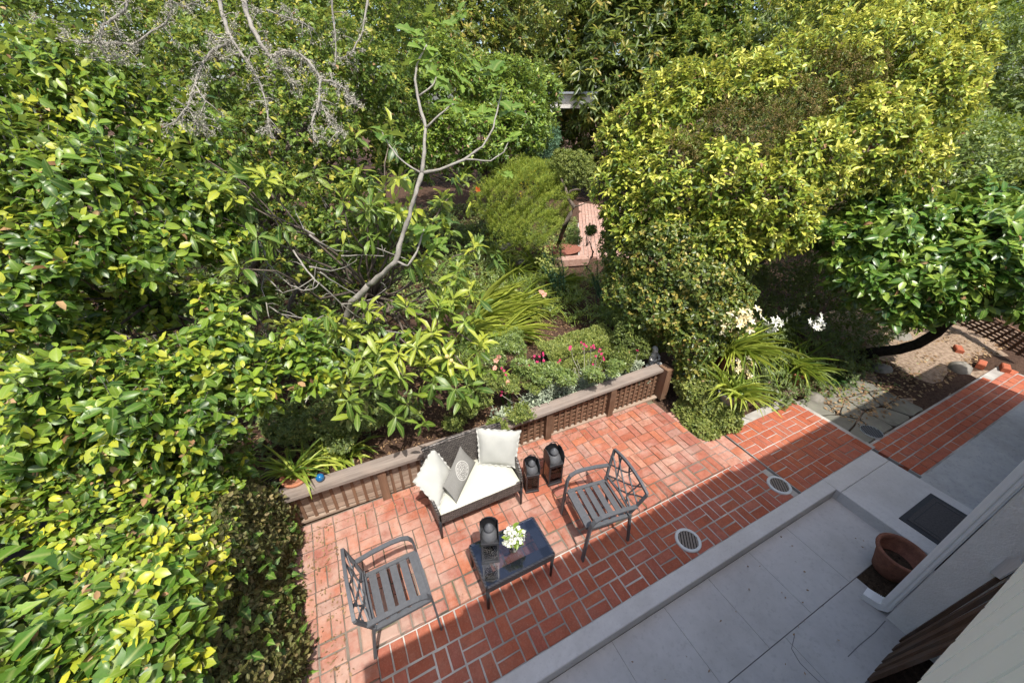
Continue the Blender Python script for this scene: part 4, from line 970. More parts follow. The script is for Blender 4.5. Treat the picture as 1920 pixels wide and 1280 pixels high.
# ---- broad-leaved tree above the hedge (left)
LT = [(-2.534, 3.472, 2.233, 0.412), (-2.786, 3.416, 2.352, 0.343), (-2.132, 3.189, 2.111, 0.291), (-2.413, 2.559, 2.134, 0.241), (-2.567, 3.925, 3.64, 0.559), (-2.101, 3.749, 3.528, 0.577), (-1.7, 3.947, 3.345, 0.549), (-2.48, 3.152, 3.145, 0.505), (-2.019, 2.857, 3.049, 0.466), (-1.666, 3.21, 2.864, 0.435), (-2.36, 2.583, 2.783, 0.324), (-1.89, 2.59, 2.752, 0.31), (-1.444, 3.105, 2.681, 0.283),
      (-2.537, 2.341, 2.491, 0.312), (-2.346, 1.776, 2.09, 0.358), (-2.075, 1.668, 1.938, 0.34), (-2.554, 1.648, 1.943, 0.312), (-1.759, 1.961, 2.022, 0.286), (-1.846, 1.659, 1.803, 0.324), (-1.513, 2.187, 2.051, 0.27), (-1.43, 1.976, 1.804, 0.249), (-1.052, 2.148, 1.947, 0.244), (-0.988, 2.033, 1.728, 0.203), (-1.974, 1.974, 2.171, 0.198), (-1.569, 2.534, 2.327, 0.193), (-2.403, 4.671, 3.894, 0.399), (-2.668, 1.633, 1.741, 0.223)]
plant('broadleaf_tree', 'leafy green tree with broad glossy leaves rising over the left hedge', 'tree', (-3.485, 6.411, 0.3), LT, 4300, 6, .092, .5, .95, .18, 'tree', 'oval', 31, 300, None, .35, .4, .56, .3, .13, 900, .5, .035, 'bark', (-2.516, 4.118, 1.85))
# ---- smaller-leaved shrub filling behind it
LT2 = [(-0.562, 3.746, 1.96, 0.395), (-0.955, 3.979, 2.208, 0.374), (-0.003, 3.803, 2.259, 0.391), (-0.412, 4.156, 2.479, 0.456), (-0.236, 3.784, 1.678, 0.306), (-1.491, 3.714, 1.813, 0.238), (-0.949, 3.677, 1.578, 0.255), (-1.075, 6.099, 3.885, 0.865), (-0.657, 5.223, 3.288, 0.762), (-1.493, 5.229, 3.072, 0.599), (-0.044, 6.172, 3.974, 0.854), (-1.931, 6.647, 4.065, 0.793), (-1.06, 4.473, 2.664, 0.51), (-2.532, 7.52, 4.524, 0.898), (-3.368, 7.648, 4.487, 0.865), (-1.433, 7.927, 4.768, 0.915), (-0.245, 7.578, 4.738, 0.945), (0.862, 7.266, 4.703, 0.976), (0.447, 6.191, 3.784, 0.736)]
plant('evergreen_shrub', 'dense dark small-leaved evergreen behind the bare lichen branches, upper left', 'shrub', (-1.77, 4.969, 1.339), LT2, 7000, 6, .074, .55, .95, .1, 'dark', 'oval', 32, 300, None, .3, .4, .58, .28, .09, 500, .4, .08, 'bark', (-1.322, 5.09, 2.226))

# ---- loquat with big whorls of leaves
LQ = [(-1.066, 2.746, 1.854), (-0.787, 2.511, 1.904), (-0.434, 2.438, 2.055), (-0.741, 2.165, 1.622), (-0.538, 1.946, 1.642), (-0.285, 1.821, 1.643), (0.13, 1.885, 1.654), (0.286, 1.75, 1.57), (0.282, 2.433, 1.994), (0.561, 2.697, 2.2), (-0.084, 2.482, 1.99), (-0.926, 2.341, 1.745),
      (0.072, 2.155, 1.816), (0.399, 2.152, 1.858), (-0.131, 1.977, 1.791), (0.609, 3.129, 2.484), (0.871, 3.006, 2.302), (-1.474, 3.224, 3.408), (-1.181, 2.942, 3.208), (-0.989, 2.942, 3.156), (-1.302, 2.939, 3.116), (-1.471, 2.935, 2.987), (-0.419, 3.143, 2.906), (-0.155, 2.982, 2.864), (0.029, 2.832, 2.777), (-0.004, 3.132, 3), (0.318, 3.966, 3.498), (-0.27, 3.309, 3.066), (0.222, 2.984, 2.564), (-0.463, 2.264, 1.778),
      (0.233, 2.753, 2.234), (0.379, 2.386, 1.994), (-1.325, 2.481, 2.619), (0.605, 2.527, 1.982), (0.2, 3.008, 2.776), (0.606, 3.222, 2.809), (0.978, 3.534, 2.962), (-0.815, 2.073, 1.529), (-0.289, 2.074, 1.721), (0.493, 1.983, 1.679), (-0.664, 2.518, 1.812), (0.118, 1.803, 1.526)]
lq = thing('loquat_tree', 'loquat tree with whorls of long ribbed yellow-green leaves over the flower bed', 'tree', (-0.338, 5.093, 0.4))
rng = np.random.default_rng(41); c = np.array(LQ); c = np.concatenate([c, c + rng.normal(size=c.shape) * np.array([.13, .1, .1]) + np.array([0, .12, 0])]); fdir = np.array([-.1, -.45, .85]); u = nrm(fdir + rng.normal(size=c.shape) * .35)
arr = leaves_of(rng, c, u, 10, .205, .28, 1.2, .22, .5, .58, .2, .09, None, .5); put_leaves(lq, rng, arr, 'lance', LM['loquat'], .55, 300, fold=.22)
c2 = np.repeat(c, 2, 0) + rng.normal(size=(2 * len(c), 3)) * .16 - np.array([0, 0, .18]); u2 = nrm(fdir + rng.normal(size=c2.shape) * .6)
arr = leaves_of(rng, c2, u2, 7, .19, .3, 1.25, .35, .3, .35, .2, .09); put_leaves(lq, rng, arr, 'lance', LM['loquat'], .6, 0, 'leaf', 'inner_foliage', fold=.22)
lf = Vector((-0.338, 5.093, 0.4)); lk = Vector((-0.291, 3.427, 1.69)); mb = MB(); mb.tube(wobble(lf, lk, 5, .06), [.07, .065, .06, .055, .05, .045], 8); mb.build('trunk', M['bark'], lq, True)
mb = MB(); rn = random.Random(2)
for q in LQ: mb.tube(wobble(lk, Vector(q) - Vector((0, 0, .06)), 5, .09, rn), [.018, .016, .013, .01, .008, .006], 5)
mb.build('branch', M['bark'], lq, True)
fr_ = np.array([(0.123, 1.894, 1.662), (0.15, 1.858, 1.628), (0.123, 1.848, 1.594), (-0.934, 2.322, 1.712)]); mb = MB()
for q in fr_: mb.ball(q, .022, 8, 6)
mb.build('fruit', plain('loquat_fruit', (.55, .42, .16), .5, .4), lq, True)

# ---- pale-barked fig
fg = thing('fig_tree', 'young fig with smooth pale grey forking stem and lobed leaves', 'tree', (-0.78, 4.921, 0.4))
FB = [([(-0.377, 2.682, 2.165), (-0.231, 2.574, 2.305), (-0.113, 2.473, 2.435), (-0.033, 2.493, 2.618), (0.075, 2.509, 2.817), (0.164, 2.532, 3.01), (0.248, 2.587, 3.151)], .024, .019), ([(0.248, 2.587, 3.151), (0.311, 2.665, 3.312), (0.383, 2.816, 3.491), (0.396, 3.001, 3.674), (0.411, 3.121, 3.861), (0.461, 3.18, 3.985), (0.578, 3.221, 4.13)], .017, .007),
      ([(0.248, 2.587, 3.151), (0.399, 2.531, 3.18), (0.627, 2.529, 3.248), (0.825, 2.563, 3.346), (0.974, 2.653, 3.489), (1.093, 2.788, 3.678), (1.158, 2.843, 3.806)], .014, .005), ([(0.637, 2.527, 3.252), (0.861, 2.47, 3.235), (1.012, 2.505, 3.3), (1.107, 2.587, 3.394)], .008, .004),
      ([(0.248, 2.587, 3.151), (0.164, 2.663, 3.203), (0.098, 2.809, 3.273), (0.053, 2.972, 3.383), (0.032, 3.039, 3.466)], .01, .004), ([(-0.113, 2.473, 2.435), (-0.029, 2.356, 2.42), (0.076, 2.383, 2.536), (0.138, 2.423, 2.64), (0.176, 2.446, 2.702)], .012, .006),
      ([(0.388, 2.814, 3.491), (0.509, 2.759, 3.595), (0.636, 2.751, 3.675)], .01, .006), ([(0.412, 3.035, 3.737), (0.547, 3.025, 3.82), (0.59, 3.046, 3.882)], .008, .005), ([(-0.377, 2.682, 2.165), (-0.548, 2.827, 1.966), (-0.638, 2.958, 1.709), (-0.78, 4.921, 0.4)], .024, .04)]
for pts, r0, r1 in FB:
    mb = MB(); n_ = len(pts); mb.tube(pts, [r0 + (r1 - r0) * i / (n_ - 1) for i in range(n_)], 8, True, 3); mb.build('stem', M['bark_pale'], fg, True)
rng = np.random.default_rng(43)
tips = np.array([(0.578, 3.221, 4.13), (0.507, 3.186, 4.026), (0.641, 2.763, 3.696), (0.811, 2.923, 3.863), (1.158, 2.843, 3.806), (1.171, 3.074, 3.963), (1.115, 2.603, 3.423), (0.942, 2.819, 3.614), (0.176, 2.446, 2.702), (0.596, 3.058, 3.903), (1.068, 3.292, 4.015), (1.303, 2.931, 3.657), (0.518, 3.321, 4.233), (0.839, 3.506, 4.354), (1.088, 2.67, 3.118), (0.059, 3.04, 3.487), (0.687, 3.496, 4.42), (0.223, 2.535, 2.675), (0.31, 2.53, 2.538), (1.046, 3.61, 4.464)])
arr = leaves_of(rng, tips, nrm(np.array([0, -.3, 1]) + rng.normal(size=tips.shape) * .3), 5, .17, .85, 1.1, .2, .5, .6, .25, .06); put_leaves(fg, rng, arr, 'fig', LM['fig'], .35, 120, fold=.2)

# ---- bare lichen-covered branches hanging into the picture from above
lb_ = thing('lichen_branches', 'bare grey fruit-tree branches furred with pale lichen, hanging in from the top left', 'branches', (-0.843, 3.573, 4.57))
BL = [([(406,-30),(415,20),(427,57),(437,77),(425,82),(400,95),(385,112),(375,130),(366,160),(352,200),(330,228),(305,240)], 2.9, .02), ([(450,-20),(462,25),(477,60),(490,85),(507,107),(524,99),(544,97),(562,103),(578,114),(592,135),(601,150),(598,188),(585,230),(590,265)], 2.8, .022),
      ([(437,77),(455,105),(470,125),(490,161),(500,200),(504,235),(510,260)], 2.8, .012), ([(240,-10),(236,18),(215,35),(195,45),(189,62),(187,80),(165,80),(130,76),(100,68),(60,66),(15,60)], 2.9, .015),
      ([(187,80),(215,82),(250,84),(280,62),(310,45),(322,20),(318,0),(345,12),(375,2)], 2.9, .012), ([(601,150),(620,152),(645,165),(660,190),(680,205)], 2.85, .01), ([(598,188),(612,215),(625,240),(640,250)], 2.85, .009),
      ([(507,107),(530,125),(545,150),(560,160)], 2.8, .008), ([(366,160),(385,190),(372,225),(385,245)], 2.9, .009), ([(437,77),(405,70),(380,60)], 2.9, .009), ([(620,-20),(626,40),(630,90),(628,130)], 3.3, .012), ([(690,-10),(680,60),(660,100),(635,112)], 3.4, .012),
      ([(500,20),(530,30),(560,40),(590,55)], 3.0, .01), ([(352,200),(365,225),(372,235)], 2.9, .007), ([(187,80),(195,100),(205,115),(240,100),(260,85)], 2.9, .008), ([(90,62),(88,40),(60,28)], 2.9, .007)]
def P3(px, py, Z): return CAM + Z * (CF + CR * (px - 960) / FOC - CU * (py - 640) / FOC)
rng = np.random.default_rng(45); LP = []; LD = []
for pts, Z, r0 in BL:
    q = [Vector(P3(a, b, Z + .05 * math.sin(.02 * (a + b)))) for a, b in pts]; n_ = len(q)
    mb = MB(); mb.tube(q, [.75 * r0 * (1 - .65 * i / (n_ - 1)) for i in range(n_)], 7, True, 4)
    for i in range(1, n_):
        for _ in range(3):
            p_ = q[i - 1].lerp(q[i], random.random()); d = Vector((random.gauss(0, 1), random.gauss(0, 1), random.gauss(-.5, .8))).normalized() * random.uniform(.04, .14)
            e = p_ + d; mb.tube([p_, p_ + d * .5 + Vector((0, 0, .01)), e], [.004, .003, .0015], 4)
            m_ = 5; LP.append(np.array(p_.lerp(e, .9)) + rng.normal(size=(m_, 3)) * .014)
        m_ = int(6 + 10 * i / n_); t_ = rng.random((m_, 1)); LP.append(np.array(q[i - 1]) * t_ + np.array(q[i]) * (1 - t_) + rng.normal(size=(m_, 3)) * .012)
    mb.build('branch', M['bark_pale'], lb_, True)
LP = np.concatenate(LP); LP = np.repeat(LP, 8, 0) + rng.normal(size=(8 * len(LP), 3)) * .006; m_ = len(LP); D = nrm(rng.normal(size=(m_, 3))); N = nrm(np.cross(D, rng.normal(size=(m_, 3)))); L_ = .009 + .014 * rng.random(m_)
V, F, uv = leaf_geo(LP, D, N, L_, L_ * .3, 'small', np.full(m_, .4)); obj('lichen_tufts', leaf_mesh('lichen_tufts', V, F, uv, rng.random(m_), M['lichen']), lb_, kind='stuff')

# ---- bare twiggy shrub in the gap under the trees
tw = thing('bare_shrub', 'tangle of thin bare grey twigs in the dark gap between hedge and loquat', 'shrub', (-1.713, 5.089, 0.36))
TW = [[(495,470),(503,495),(522,515),(545,535),(570,545),(590,540),(600,530)], [(503,495),(495,515),(490,540),(500,570),(505,600),(500,620)], [(505,575),(530,590),(560,595),(590,600),(610,590)], [(550,470),(570,500),(590,525),(620,550),(640,570),(665,590),(690,605),(720,620),(755,625)], [(590,440),(570,430),(555,400)], [(580,440),(600,455),(630,470),(660,472)],
      [(600,510),(620,525),(645,540),(675,555)], [(580,500),(620,508),(650,500),(668,488)], [(640,570),(665,570),(700,560),(725,540)], [(495,515),(530,550),(560,540),(590,520)], [(480,440),(490,460),(495,470)], [(640,480),(680,478),(720,480)], [(690,460),(720,470),(760,485)]]
for pts in TW:
    q = [Vector(P3(a, b, 3.75 + .25 * math.sin(.03 * a) - .0007 * (b - 400))) for a, b in pts]; mb = MB(); mb.tube(q, [.0085 * (1 - .55 * i / (len(q) - 1)) for i in range(len(q))], 5, True, 3)
    for i in range(1, len(q)):
        d = Vector((random.gauss(0, 1), random.gauss(0, 1), random.gauss(0, 1))).normalized() * random.uniform(.06, .16); mb.tube([q[i], q[i] + d * .5 + Vector((0, 0, .015)), q[i] + d], [.004, .003, .0015], 4)
    mb.build('twig', M['bark_pale'], tw, True)
mb = MB(); mb.tube(wobble((-1.563, 5.017, 0.36), (-0.875, 4.049, 2.176), 6, .05), [.07, .065, .06, .055, .05, .045, .04], 8); mb.tube(wobble((-1.411, 5.117, 0.36), (-0.438, 3.616, 2.051), 6, .07), [.05, .045, .04, .035, .03, .025, .02], 7); mb.build('trunk', M['bark'], tw, True)

# ---- golden clipped evergreen arch (right of centre)
GA = [(3.713, 3.778, 3.2, 0.582), (3.325, 3.49, 2.687, 0.457), (4.251, 3.565, 3.471, 0.724), (3.657, 2.971, 2.743, 0.649), (4.113, 2.509, 2.782, 0.658), (4.398, 1.977, 2.593, 0.532), (4.916, 2.113, 2.978, 0.611), (4.9, 3.117, 3.479, 0.823), (5.774, 2.861, 3.738, 0.823), (5.777, 1.971, 3.204, 0.693), (6.918, 2.74, 4.01, 0.854), (7.251, 2.133, 3.746, 0.674), (8.022, 2.885, 4.451, 0.777), (8.241, 2.36, 4.225, 0.474), (7.578, 3.622, 4.633, 0.773), (6.211, 1.596, 2.97, 0.485), (3.894, 2.183, 2.336, 0.374), (4.522, 1.705, 2.38, 0.296), (9.18, 3.125, 4.879, 0.611), (3.377, 3.063, 2.291, 0.464), (3.647, 2.619, 2.221, 0.447), (3.737, 2.21, 2.071, 0.347), (4.027, 1.904, 2.121, 0.282), (3.275, 3.407, 2.338, 0.31), (4.307, 1.789, 2.252, 0.266)]
RU = [(4.577, 2.424, 3.474, 0.316), (5.733, 2.516, 3.971, 0.381), (4.273, 2.721, 3.497, 0.269), (6.336, 2.436, 4.1, 0.283), (5.11, 2.445, 3.702, 0.303), (3.669, 2.761, 3.212, 0.226), (4.353, 2.338, 3.281, 0.195)]
ga = plant('golden_hedge', 'big domed evergreen arch with bright golden-yellow leaf tips, right of centre', 'hedge', (3.92, 1.545, 0.1), GA, 9000, 7, .09, .42, .95, .25, 'gold', 'oval', 51, 300, None, .34, .35, .58, .26, .1, 700, .5, .06, 'bark_dark', (4.964, 2.336, 1.614), 1.0, .08, .5, .15, skip=[(a, b, c_, r_ * 1.25) for a, b, c_, r_ in RU])
rng = np.random.default_rng(52)
for col_, bl, nn in (('rust', [(a, b + .12, c_ - .08, r_ * 1.3) for a, b, c_, r_ in RU], 2600), ('box', [(a, b + .12, c_ - .08, r_ * 1.3) for a, b, c_, r_ in RU], 900)):
    c, u, inn, ix = sample_clusters(rng, bl, nn, .15, 1, .1, .4); arr = leaves_of(rng, c, u, 6, .04, .4, .9, .0, .6, .5, .28, .05); put_leaves(ga, rng, arr, 'small', LM[col_], .3, 0, 'leaf', 'clipped_growth')

# ---- dark creeping-fig clad column under the arch
IC = [(3.399, 2.421, 1.366, 0.561), (3.523, 2.6, 1.911, 0.588), (3.582, 2.624, 0.839, 0.425), (3.586, 1.885, 0.909, 0.382), (3.702, 2.236, 1.699, 0.541), (3.782, 1.903, 1.27, 0.432), (3.307, 2.863, 1.372, 0.474), (3.448, 3.051, 1.942, 0.505), (3.542, 1.739, 0.567, 0.252), (3.994, 2.176, 1.824, 0.432), (3.411, 3.303, 1.709, 0.368), (3.425, 3.55, 1.888, 0.266), (3.3, 3.168, 1.43, 0.294), (4.07, 1.938, 1.434, 0.349), (4.172, 2.214, 2.009, 0.36)]
ic = plant('ivy_clad_wall', 'dark column clad in small creeping-fig leaves beneath the golden arch', 'climber', (3.581, 1.71, 0.05), IC, 7000, 4, .062, .58, 1.1, .25, 'olive', 'oval', 53, 300, None, .2, .1, .6, .28, .04, 0, .4, .06, 'bark', None, 1.0, .06, .75)

# ---- big-leaved magnolia on the right with leaning trunk
MG = [(6.539, 1.242, 2.114, 0.624), (7.214, 0.951, 2.18, 0.661), (5.902, 1.487, 2.202, 0.541), (5.489, 1.627, 2.108, 0.36), (6.145, 0.822, 1.788, 0.554), (6.725, 0.55, 2.003, 0.625), (6.962, 0.171, 1.812, 0.466), (5.774, 1.11, 1.748, 0.459), (6.23, 0.568, 1.574, 0.316), (7.312, 0.529, 2.208, 0.554), (5.872, 0.735, 1.462, 0.277), (5.61, 1.379, 1.832, 0.288), (7.971, 0.634, 2.459, 0.432)]
plant('magnolia_tree', 'dark glossy broad-leaved tree leaning over the dirt on the right', 'tree', (7.688, 1.252, 0), MG, 2200, 8, .145, .47, 1.05, .12, 'magnolia', 'oval', 61, 300, None, .3, .4, .56, .28, .1, 500, .4, None)
mt_ = COL.objects['magnolia_tree']; tp = [(7.135, 1.306, -0.02), (7.255, 1.113, 0.147), (7.246, 0.862, 0.348), (7.271, 0.711, 0.527), (7.295, 0.603, 0.77), (7.239, 0.551, 1.036), (7.287, 0.562, 1.279), (7.476, 0.779, 1.734)]
mb = MB(); mb.tube(tp, [.1, .085, .08, .075, .07, .065, .06, .05], 10); mb.build('trunk', M['bark_dark'], mt_, True)
mb = MB(); mb.tube([Vector(tp[4]), Vector((7.54, 0.547, 1.057)), Vector((7.798, 0.636, 1.568))], [.05, .045, .03], 8)
for b in MG: mb.tube(wobble(tp[7], b[:3], 5, .1), [.04, .03, .025, .02, .015, .01], 5)
mb.build('branch', M['bark_dark'], mt_, True)

# ---- fine-leaved hedge mass behind the magnolia, and the trees across the back
RH = [(7.503, 1.809, 2.497, 0.695), (8.068, 1.554, 2.726, 0.764), (8.573, 1.232, 2.813, 0.79), (7.044, 1.988, 2.425, 0.409), (8.382, 2.126, 3.026, 0.687), (11.165, 2.626, 3.866, 1.397), (10.928, 1.776, 3.214, 1.131), (9.832, 2.053, 2.631, 0.956), (13.129, 3.36, 4.837, 1.331), (10.089, 2.693, 3.18, 0.898), (10.243, 0.991, 2.334, 0.976), (13.791, 4.291, 5.532, 1.43), (13.986, 3.747, 5.643, 1.364), (11.042, 3.154, 3.783, 0.843)]
plant('tall_hedge', 'tall fine-leaved green hedge sloping away at the right edge', 'hedge', (12.651, 0.973, 0.1), RH, 12000, 6, .08, .45, .9, .1, 'tree', 'small', 71, 0, None, .25, .4, .5, .28, .08, 0, .3, .09, 'bark', (11.676, 2.045, 2.62), 1.0, .1)
BG = [
 ('olive_green_tree', 'drooping long-leaved evergreen tree top centre, right of the yellowing one', 'olive', 'lance', [(9.992, 15.718, 6.225, 2.583), (11.507, 13.408, 5.246, 2.676), (9.682, 12.756, 3.998, 1.785), (13.274, 14.101, 6.242, 2.368), (11.639, 11.792, 4.008, 1.388), (8.907, 14.575, 4.546, 1.467), (12.318, 16.175, 7.302, 2.695), (13.632, 12.601, 5.608, 1.235)], 4190, 8, 0.340, .28, .55, (14.794, 16.061, 0.5), .16),
 ('yellowing_tree', 'evergreen with scattered yellow and orange leaves, top centre', 'olive', 'oval', [(4.713, 11.185, 5.385, 1.31), (5.756, 11.645, 5.861, 1.22), (3.891, 10.753, 4.73, 0.99), (4.287, 12.459, 5.983, 1.22), (5.026, 10.83, 4.902, 0.882), (3.212, 12.093, 5.625, 1.164)], 2835, 7, 0.143, .45, .68, (8.438, 19.321, 0.45), .13),
 ('citrus_shrub', 'rounded light green shrub in the middle distance, left of the path', 'fresh', 'oval', [(2.933, 8.396, 3.647, 0.954), (3.81, 8.296, 3.755, 0.854), (2.206, 8.364, 3.839, 0.909), (2.917, 7.485, 3.068, 0.682), (3.894, 7.645, 3.246, 0.656), (2.063, 7.403, 3.093, 0.649), (4.615, 8.499, 3.871, 0.638), (1.141, 7.235, 2.943, 0.564)], 3645, 7, 0.105, .45, .5, (4.855, 11.812, 0.42), .1),
 ('dark_back_tree', 'tall dark tree behind the golden arch, top right of centre', 'dark', 'oval', [(13.069, 11.237, 5.903, 1.677), (14.722, 11.261, 6.605, 1.712), (11.267, 10.121, 4.568, 1.223), (12.247, 9.739, 4.722, 1.048), (15.495, 10.691, 6.869, 1.49), (13.122, 12.457, 6.655, 1.552)], 3881, 7, 0.176, .45, .62, (19.099, 14.873, 0.4), .14),
 ('yellow_green_tree', 'yellow-green willow-leaved tree at the top right behind the hedge', 'gold', 'lance', [(11.777, 6.521, 5.8, 1.173), (12.628, 6.032, 6.086, 1.275), (14.203, 5.552, 6.145, 1.173), (15.443, 5.16, 6.09, 1.331), (10.876, 7.024, 5.499, 0.798)], 2700, 7, 0.134, .3, .42, (26.656, 10.18, 0.3), .14),
 ('tall_back_tree', 'tall mid-green tree at the back left, behind the lichen branches', 'dark', 'oval', [(0.827, 10.612, 5.363, 1.311), (1.815, 9.917, 5.063, 1.311), (-0.225, 10.91, 5.417, 1.281), (0.993, 8.827, 4.017, 0.998), (0.011, 8.653, 3.815, 0.948), (2.08, 9.371, 4.455, 0.954), (-1.306, 11.285, 5.563, 1.25), (-2.511, 11.355, 5.556, 1.297), (-3.681, 11.401, 5.54, 1.231), (-4.785, 11.591, 5.398, 1.198), (-0.782, 7.219, 2.671, 0.754), (0.151, 7.17, 2.895, 0.776), (-1.327, 8.125, 3.218, 0.873)], 5670, 7, 0.109, .48, .58, (-0.31, 9.769, 0.4), .15),
 ('shadowy_shrub', 'dark shrub in shade above the garden path, with a few red blooms', 'dark', 'oval', [(10.16, 14.637, 2.672, 1.382), (10.98, 13.895, 2.892, 1.351), (9.31, 14.064, 1.924, 1.014), (10.724, 13.367, 1.931, 1.014), (11.749, 13.26, 3.479, 1.201), (8.318, 13.253, 1.452, 0.752), (10.353, 11.359, 2.305, 0.897)], 3570, 6, 0.126, .42, .4, (10.99, 14.616, 0.45), .08),
 ('blue_green_shrub', 'small blue-green shrub above the yellow-green mound', 'bluegreen', 'small', [(4.452, 7.999, 2.829, 0.451), (4.741, 8.133, 3.043, 0.391), (4.239, 7.868, 2.674, 0.319)], 945, 6, 0.084, .3, .5, (10.404, 18.431, 0.45), .05),
]
for nm, lab, mt2, shp, bl, ncl, n_, L_, Wr, tint, foot, tr_ in BG:
    plant(nm, lab, 'tree' if 'tree' in nm else 'shrub', foot, bl, ncl, n_, L_, Wr, .9, .16 if shp != 'lance' else .4, mt2, shp, len(nm) + ncl, 300 if L_ > .105 else 0, None, .25, .4, tint, .28, .12, 0, .4, tr_, 'bark', None, 1.0, .16)
# far wood that closes the view
wb = []; rn = random.Random(8)
for k in range(26): wb.append((-26 + k * 2.35 + rn.uniform(-.8, .8), 19 + rn.uniform(-2, 4) - abs(k - 10) * .12, rn.uniform(2.2, 6.5), rn.uniform(2.4, 3.4)))
for k in range(14): wb.append((-6 + k * 1.7 + rn.uniform(-.6, .6), 16.5 + rn.uniform(-1, 2), rn.uniform(5.5, 8), rn.uniform(1.8, 2.4)))
for k in range(16): wb.append((-22 + k * 3 + rn.uniform(-.8, .8), 23 + rn.uniform(-2, 4), rn.uniform(7, 10.5), rn.uniform(2.6, 3.6)))
for k in range(8): wb.append((-9 - k * .6 + rn.uniform(-1, 1), 3 + k * 2.0, rn.uniform(1.8, 5), rn.uniform(1.8, 2.6)))
for k in range(8): wb.append((12 + k * .7 + rn.uniform(-1, 1), 1.5 + k * 1.6, rn.uniform(1.8, 5.5), rn.uniform(1.8, 2.8)))
rng = np.random.default_rng(81); c, u, inn, ix = sample_clusters(rng, wb, 14000, .2, 1, .14, .5)
arr = leaves_of(rng, c, u, 6, .31, .44, .95, .1, .4, .45, .3, .2); V, F, uv = leaf_geo(arr[0], arr[1], arr[2], arr[3], arr[4], 'small', np.full(len(arr[0]), .3))
o = obj('far_wood', leaf_mesh('far_wood', V, F, uv, arr[5], LM['dark']), None, kind='stuff'); o['label'] = 'dark wood of far trees closing the view at the back'; o['category'] = 'wood'
# pale garage glimpsed through the trees
gr = thing('shed', 'pale shed wall glimpsed through the trees above the path', 'shed', (8.34, 12.13, 3.656)); mb = MB(); a, b = Vector((7.543, 12.631, 3.812)), Vector((8.838, 11.599, 3.816)); mb.beam(a, b, .25, .42, (0, 0, 1)); mb.build('wall', M['stucco'], gr)
mb = MB(); mb.beam(a + Vector((0, 0, .24)), b + Vector((0, 0, .24)), .5, .06); mb.build('roof', M['metal_grey'], gr)
# neighbour's boundary on the far left, seen through the leaves
nf = thing('board_fence', 'old reddish board fence glimpsed through the left-hand tree', 'fence', (-5.2, 6.0, 0))
for k in range(26):
    t = k / 26; p0 = Vector((-4.3 - 2.6 * t, 3.2 + 5.2 * t, 0)); mb = MB(); mb.box((p0.x, p0.y, .75 + random.uniform(-.02, .02)), (.02, .2, 1.5), R(26)); mb.build('board', M['wood_brown'] if k % 3 else M['wood_brown_x'], nf)
mb = MB(); mb.box((-3.9, 2.6, .7), (.13, .13, 1.7)); tag(mb.build('gate_post', M['wood_grey']), 'grey weathered post at the left picture edge, behind the hedge', 'post')

# shaded undergrowth on the ground under the left-hand trees
rng = np.random.default_rng(85); n = 14000; x = rng.uniform(-7, 7, n); y = rng.uniform(2.5, 13, n); ok = (y - 2.3 > .35 * (x + 1.5)) & ((x < -.2) | (y > 5.2)) & (x - (5.0 + (y - 6.6) * .79) < -.35) & ~((x > 3.9) & (y < 7.4)); x, y = x[ok], y[ok]; n = len(x)
z = terrain(x, y) + .04 + (.12 + .25 * np.clip(np.sin(2.1 * x) * np.sin(1.7 * y), 0, 1)) * rng.random(n); c = np.stack([x, y, z], 1); u = nrm(np.stack([rng.normal(size=n) * .4, rng.normal(size=n) * .4, np.ones(n)], 1))
arr = leaves_of(rng, c, u, 5, .1, .5, 1.0, .1, .4, .45, .3, .05); V, F, uv = leaf_geo(arr[0], arr[1], arr[2], arr[3], arr[4], 'small', np.full(len(arr[0]), .3))
obj('undergrowth', leaf_mesh('undergrowth', V, F, uv, arr[5], LM['dark']), None, kind='stuff')

# ================================================================== FLOWER BED
def blades(root, rng, base, n, L, W_, spread, lean, mat_='blade', tint=.55, curl=.9, nobj=300, name='leaf', tv=.25):
    base = np.asarray(base, float).reshape(-1, 3); P = base[rng.integers(len(base), size=n)] + rng.normal(size=(n, 3)) * np.array([.03, .03, 0])
    a = rng.random(n) * 6.28; D = np.stack([np.cos(a) * spread, np.sin(a) * spread, np.ones(n)], 1) + np.array(lean) + rng.normal(size=(n, 3)) * .15; D = nrm(D)
    N = UP - D * D[:, 2:3]; N = nrm(N + rng.normal(size=(n, 3)) * .12); N = nrm(N - D * (D * N).sum(1, keepdims=True)); N = np.where((N[:, 2:3] < 0), -N, N)
    Ls = L * (.55 + .6 * rng.random(n)); t = np.clip(tint + rng.normal(size=n) * tv, 0, 1)
    put_leaves(root, rng, (P, D, N, Ls, np.full(n, W_) * (.7 + .5 * rng.random(n)), t), 'blade', LM[mat_], curl, nobj, name, 'blades', .12)
def flowers(root, rng, centres, L, petals, mat_, name='flower', up=(0, -.3, .8), Wr=.6, curl=.3):
    for c in np.asarray(centres, float).reshape(-1, 3):
        a = nrm(np.array(up) + rng.normal(size=3) * .4); e1 = nrm(np.cross(a, np.array([.3, .8, .1]))); e2 = np.cross(a, e1); ph = np.arange(petals) * 2 * np.pi / petals + rng.random() * 6
        D = nrm(e1 * np.cos(ph)[:, None] + e2 * np.sin(ph)[:, None] + a * .35); N = nrm(a - D * (D @ a)[:, None]); Ls = np.full(petals, L) * (.85 + .3 * rng.random(petals))
        V, F, uv = leaf_geo(np.repeat(c[None], petals, 0), D, N, Ls, Ls * Wr, 'round' if L > .015 else 'small', np.full(petals, curl)); obj(name, leaf_mesh(name, V, F, uv, rng.random(petals), mat_), root)
rng = np.random.default_rng(91)
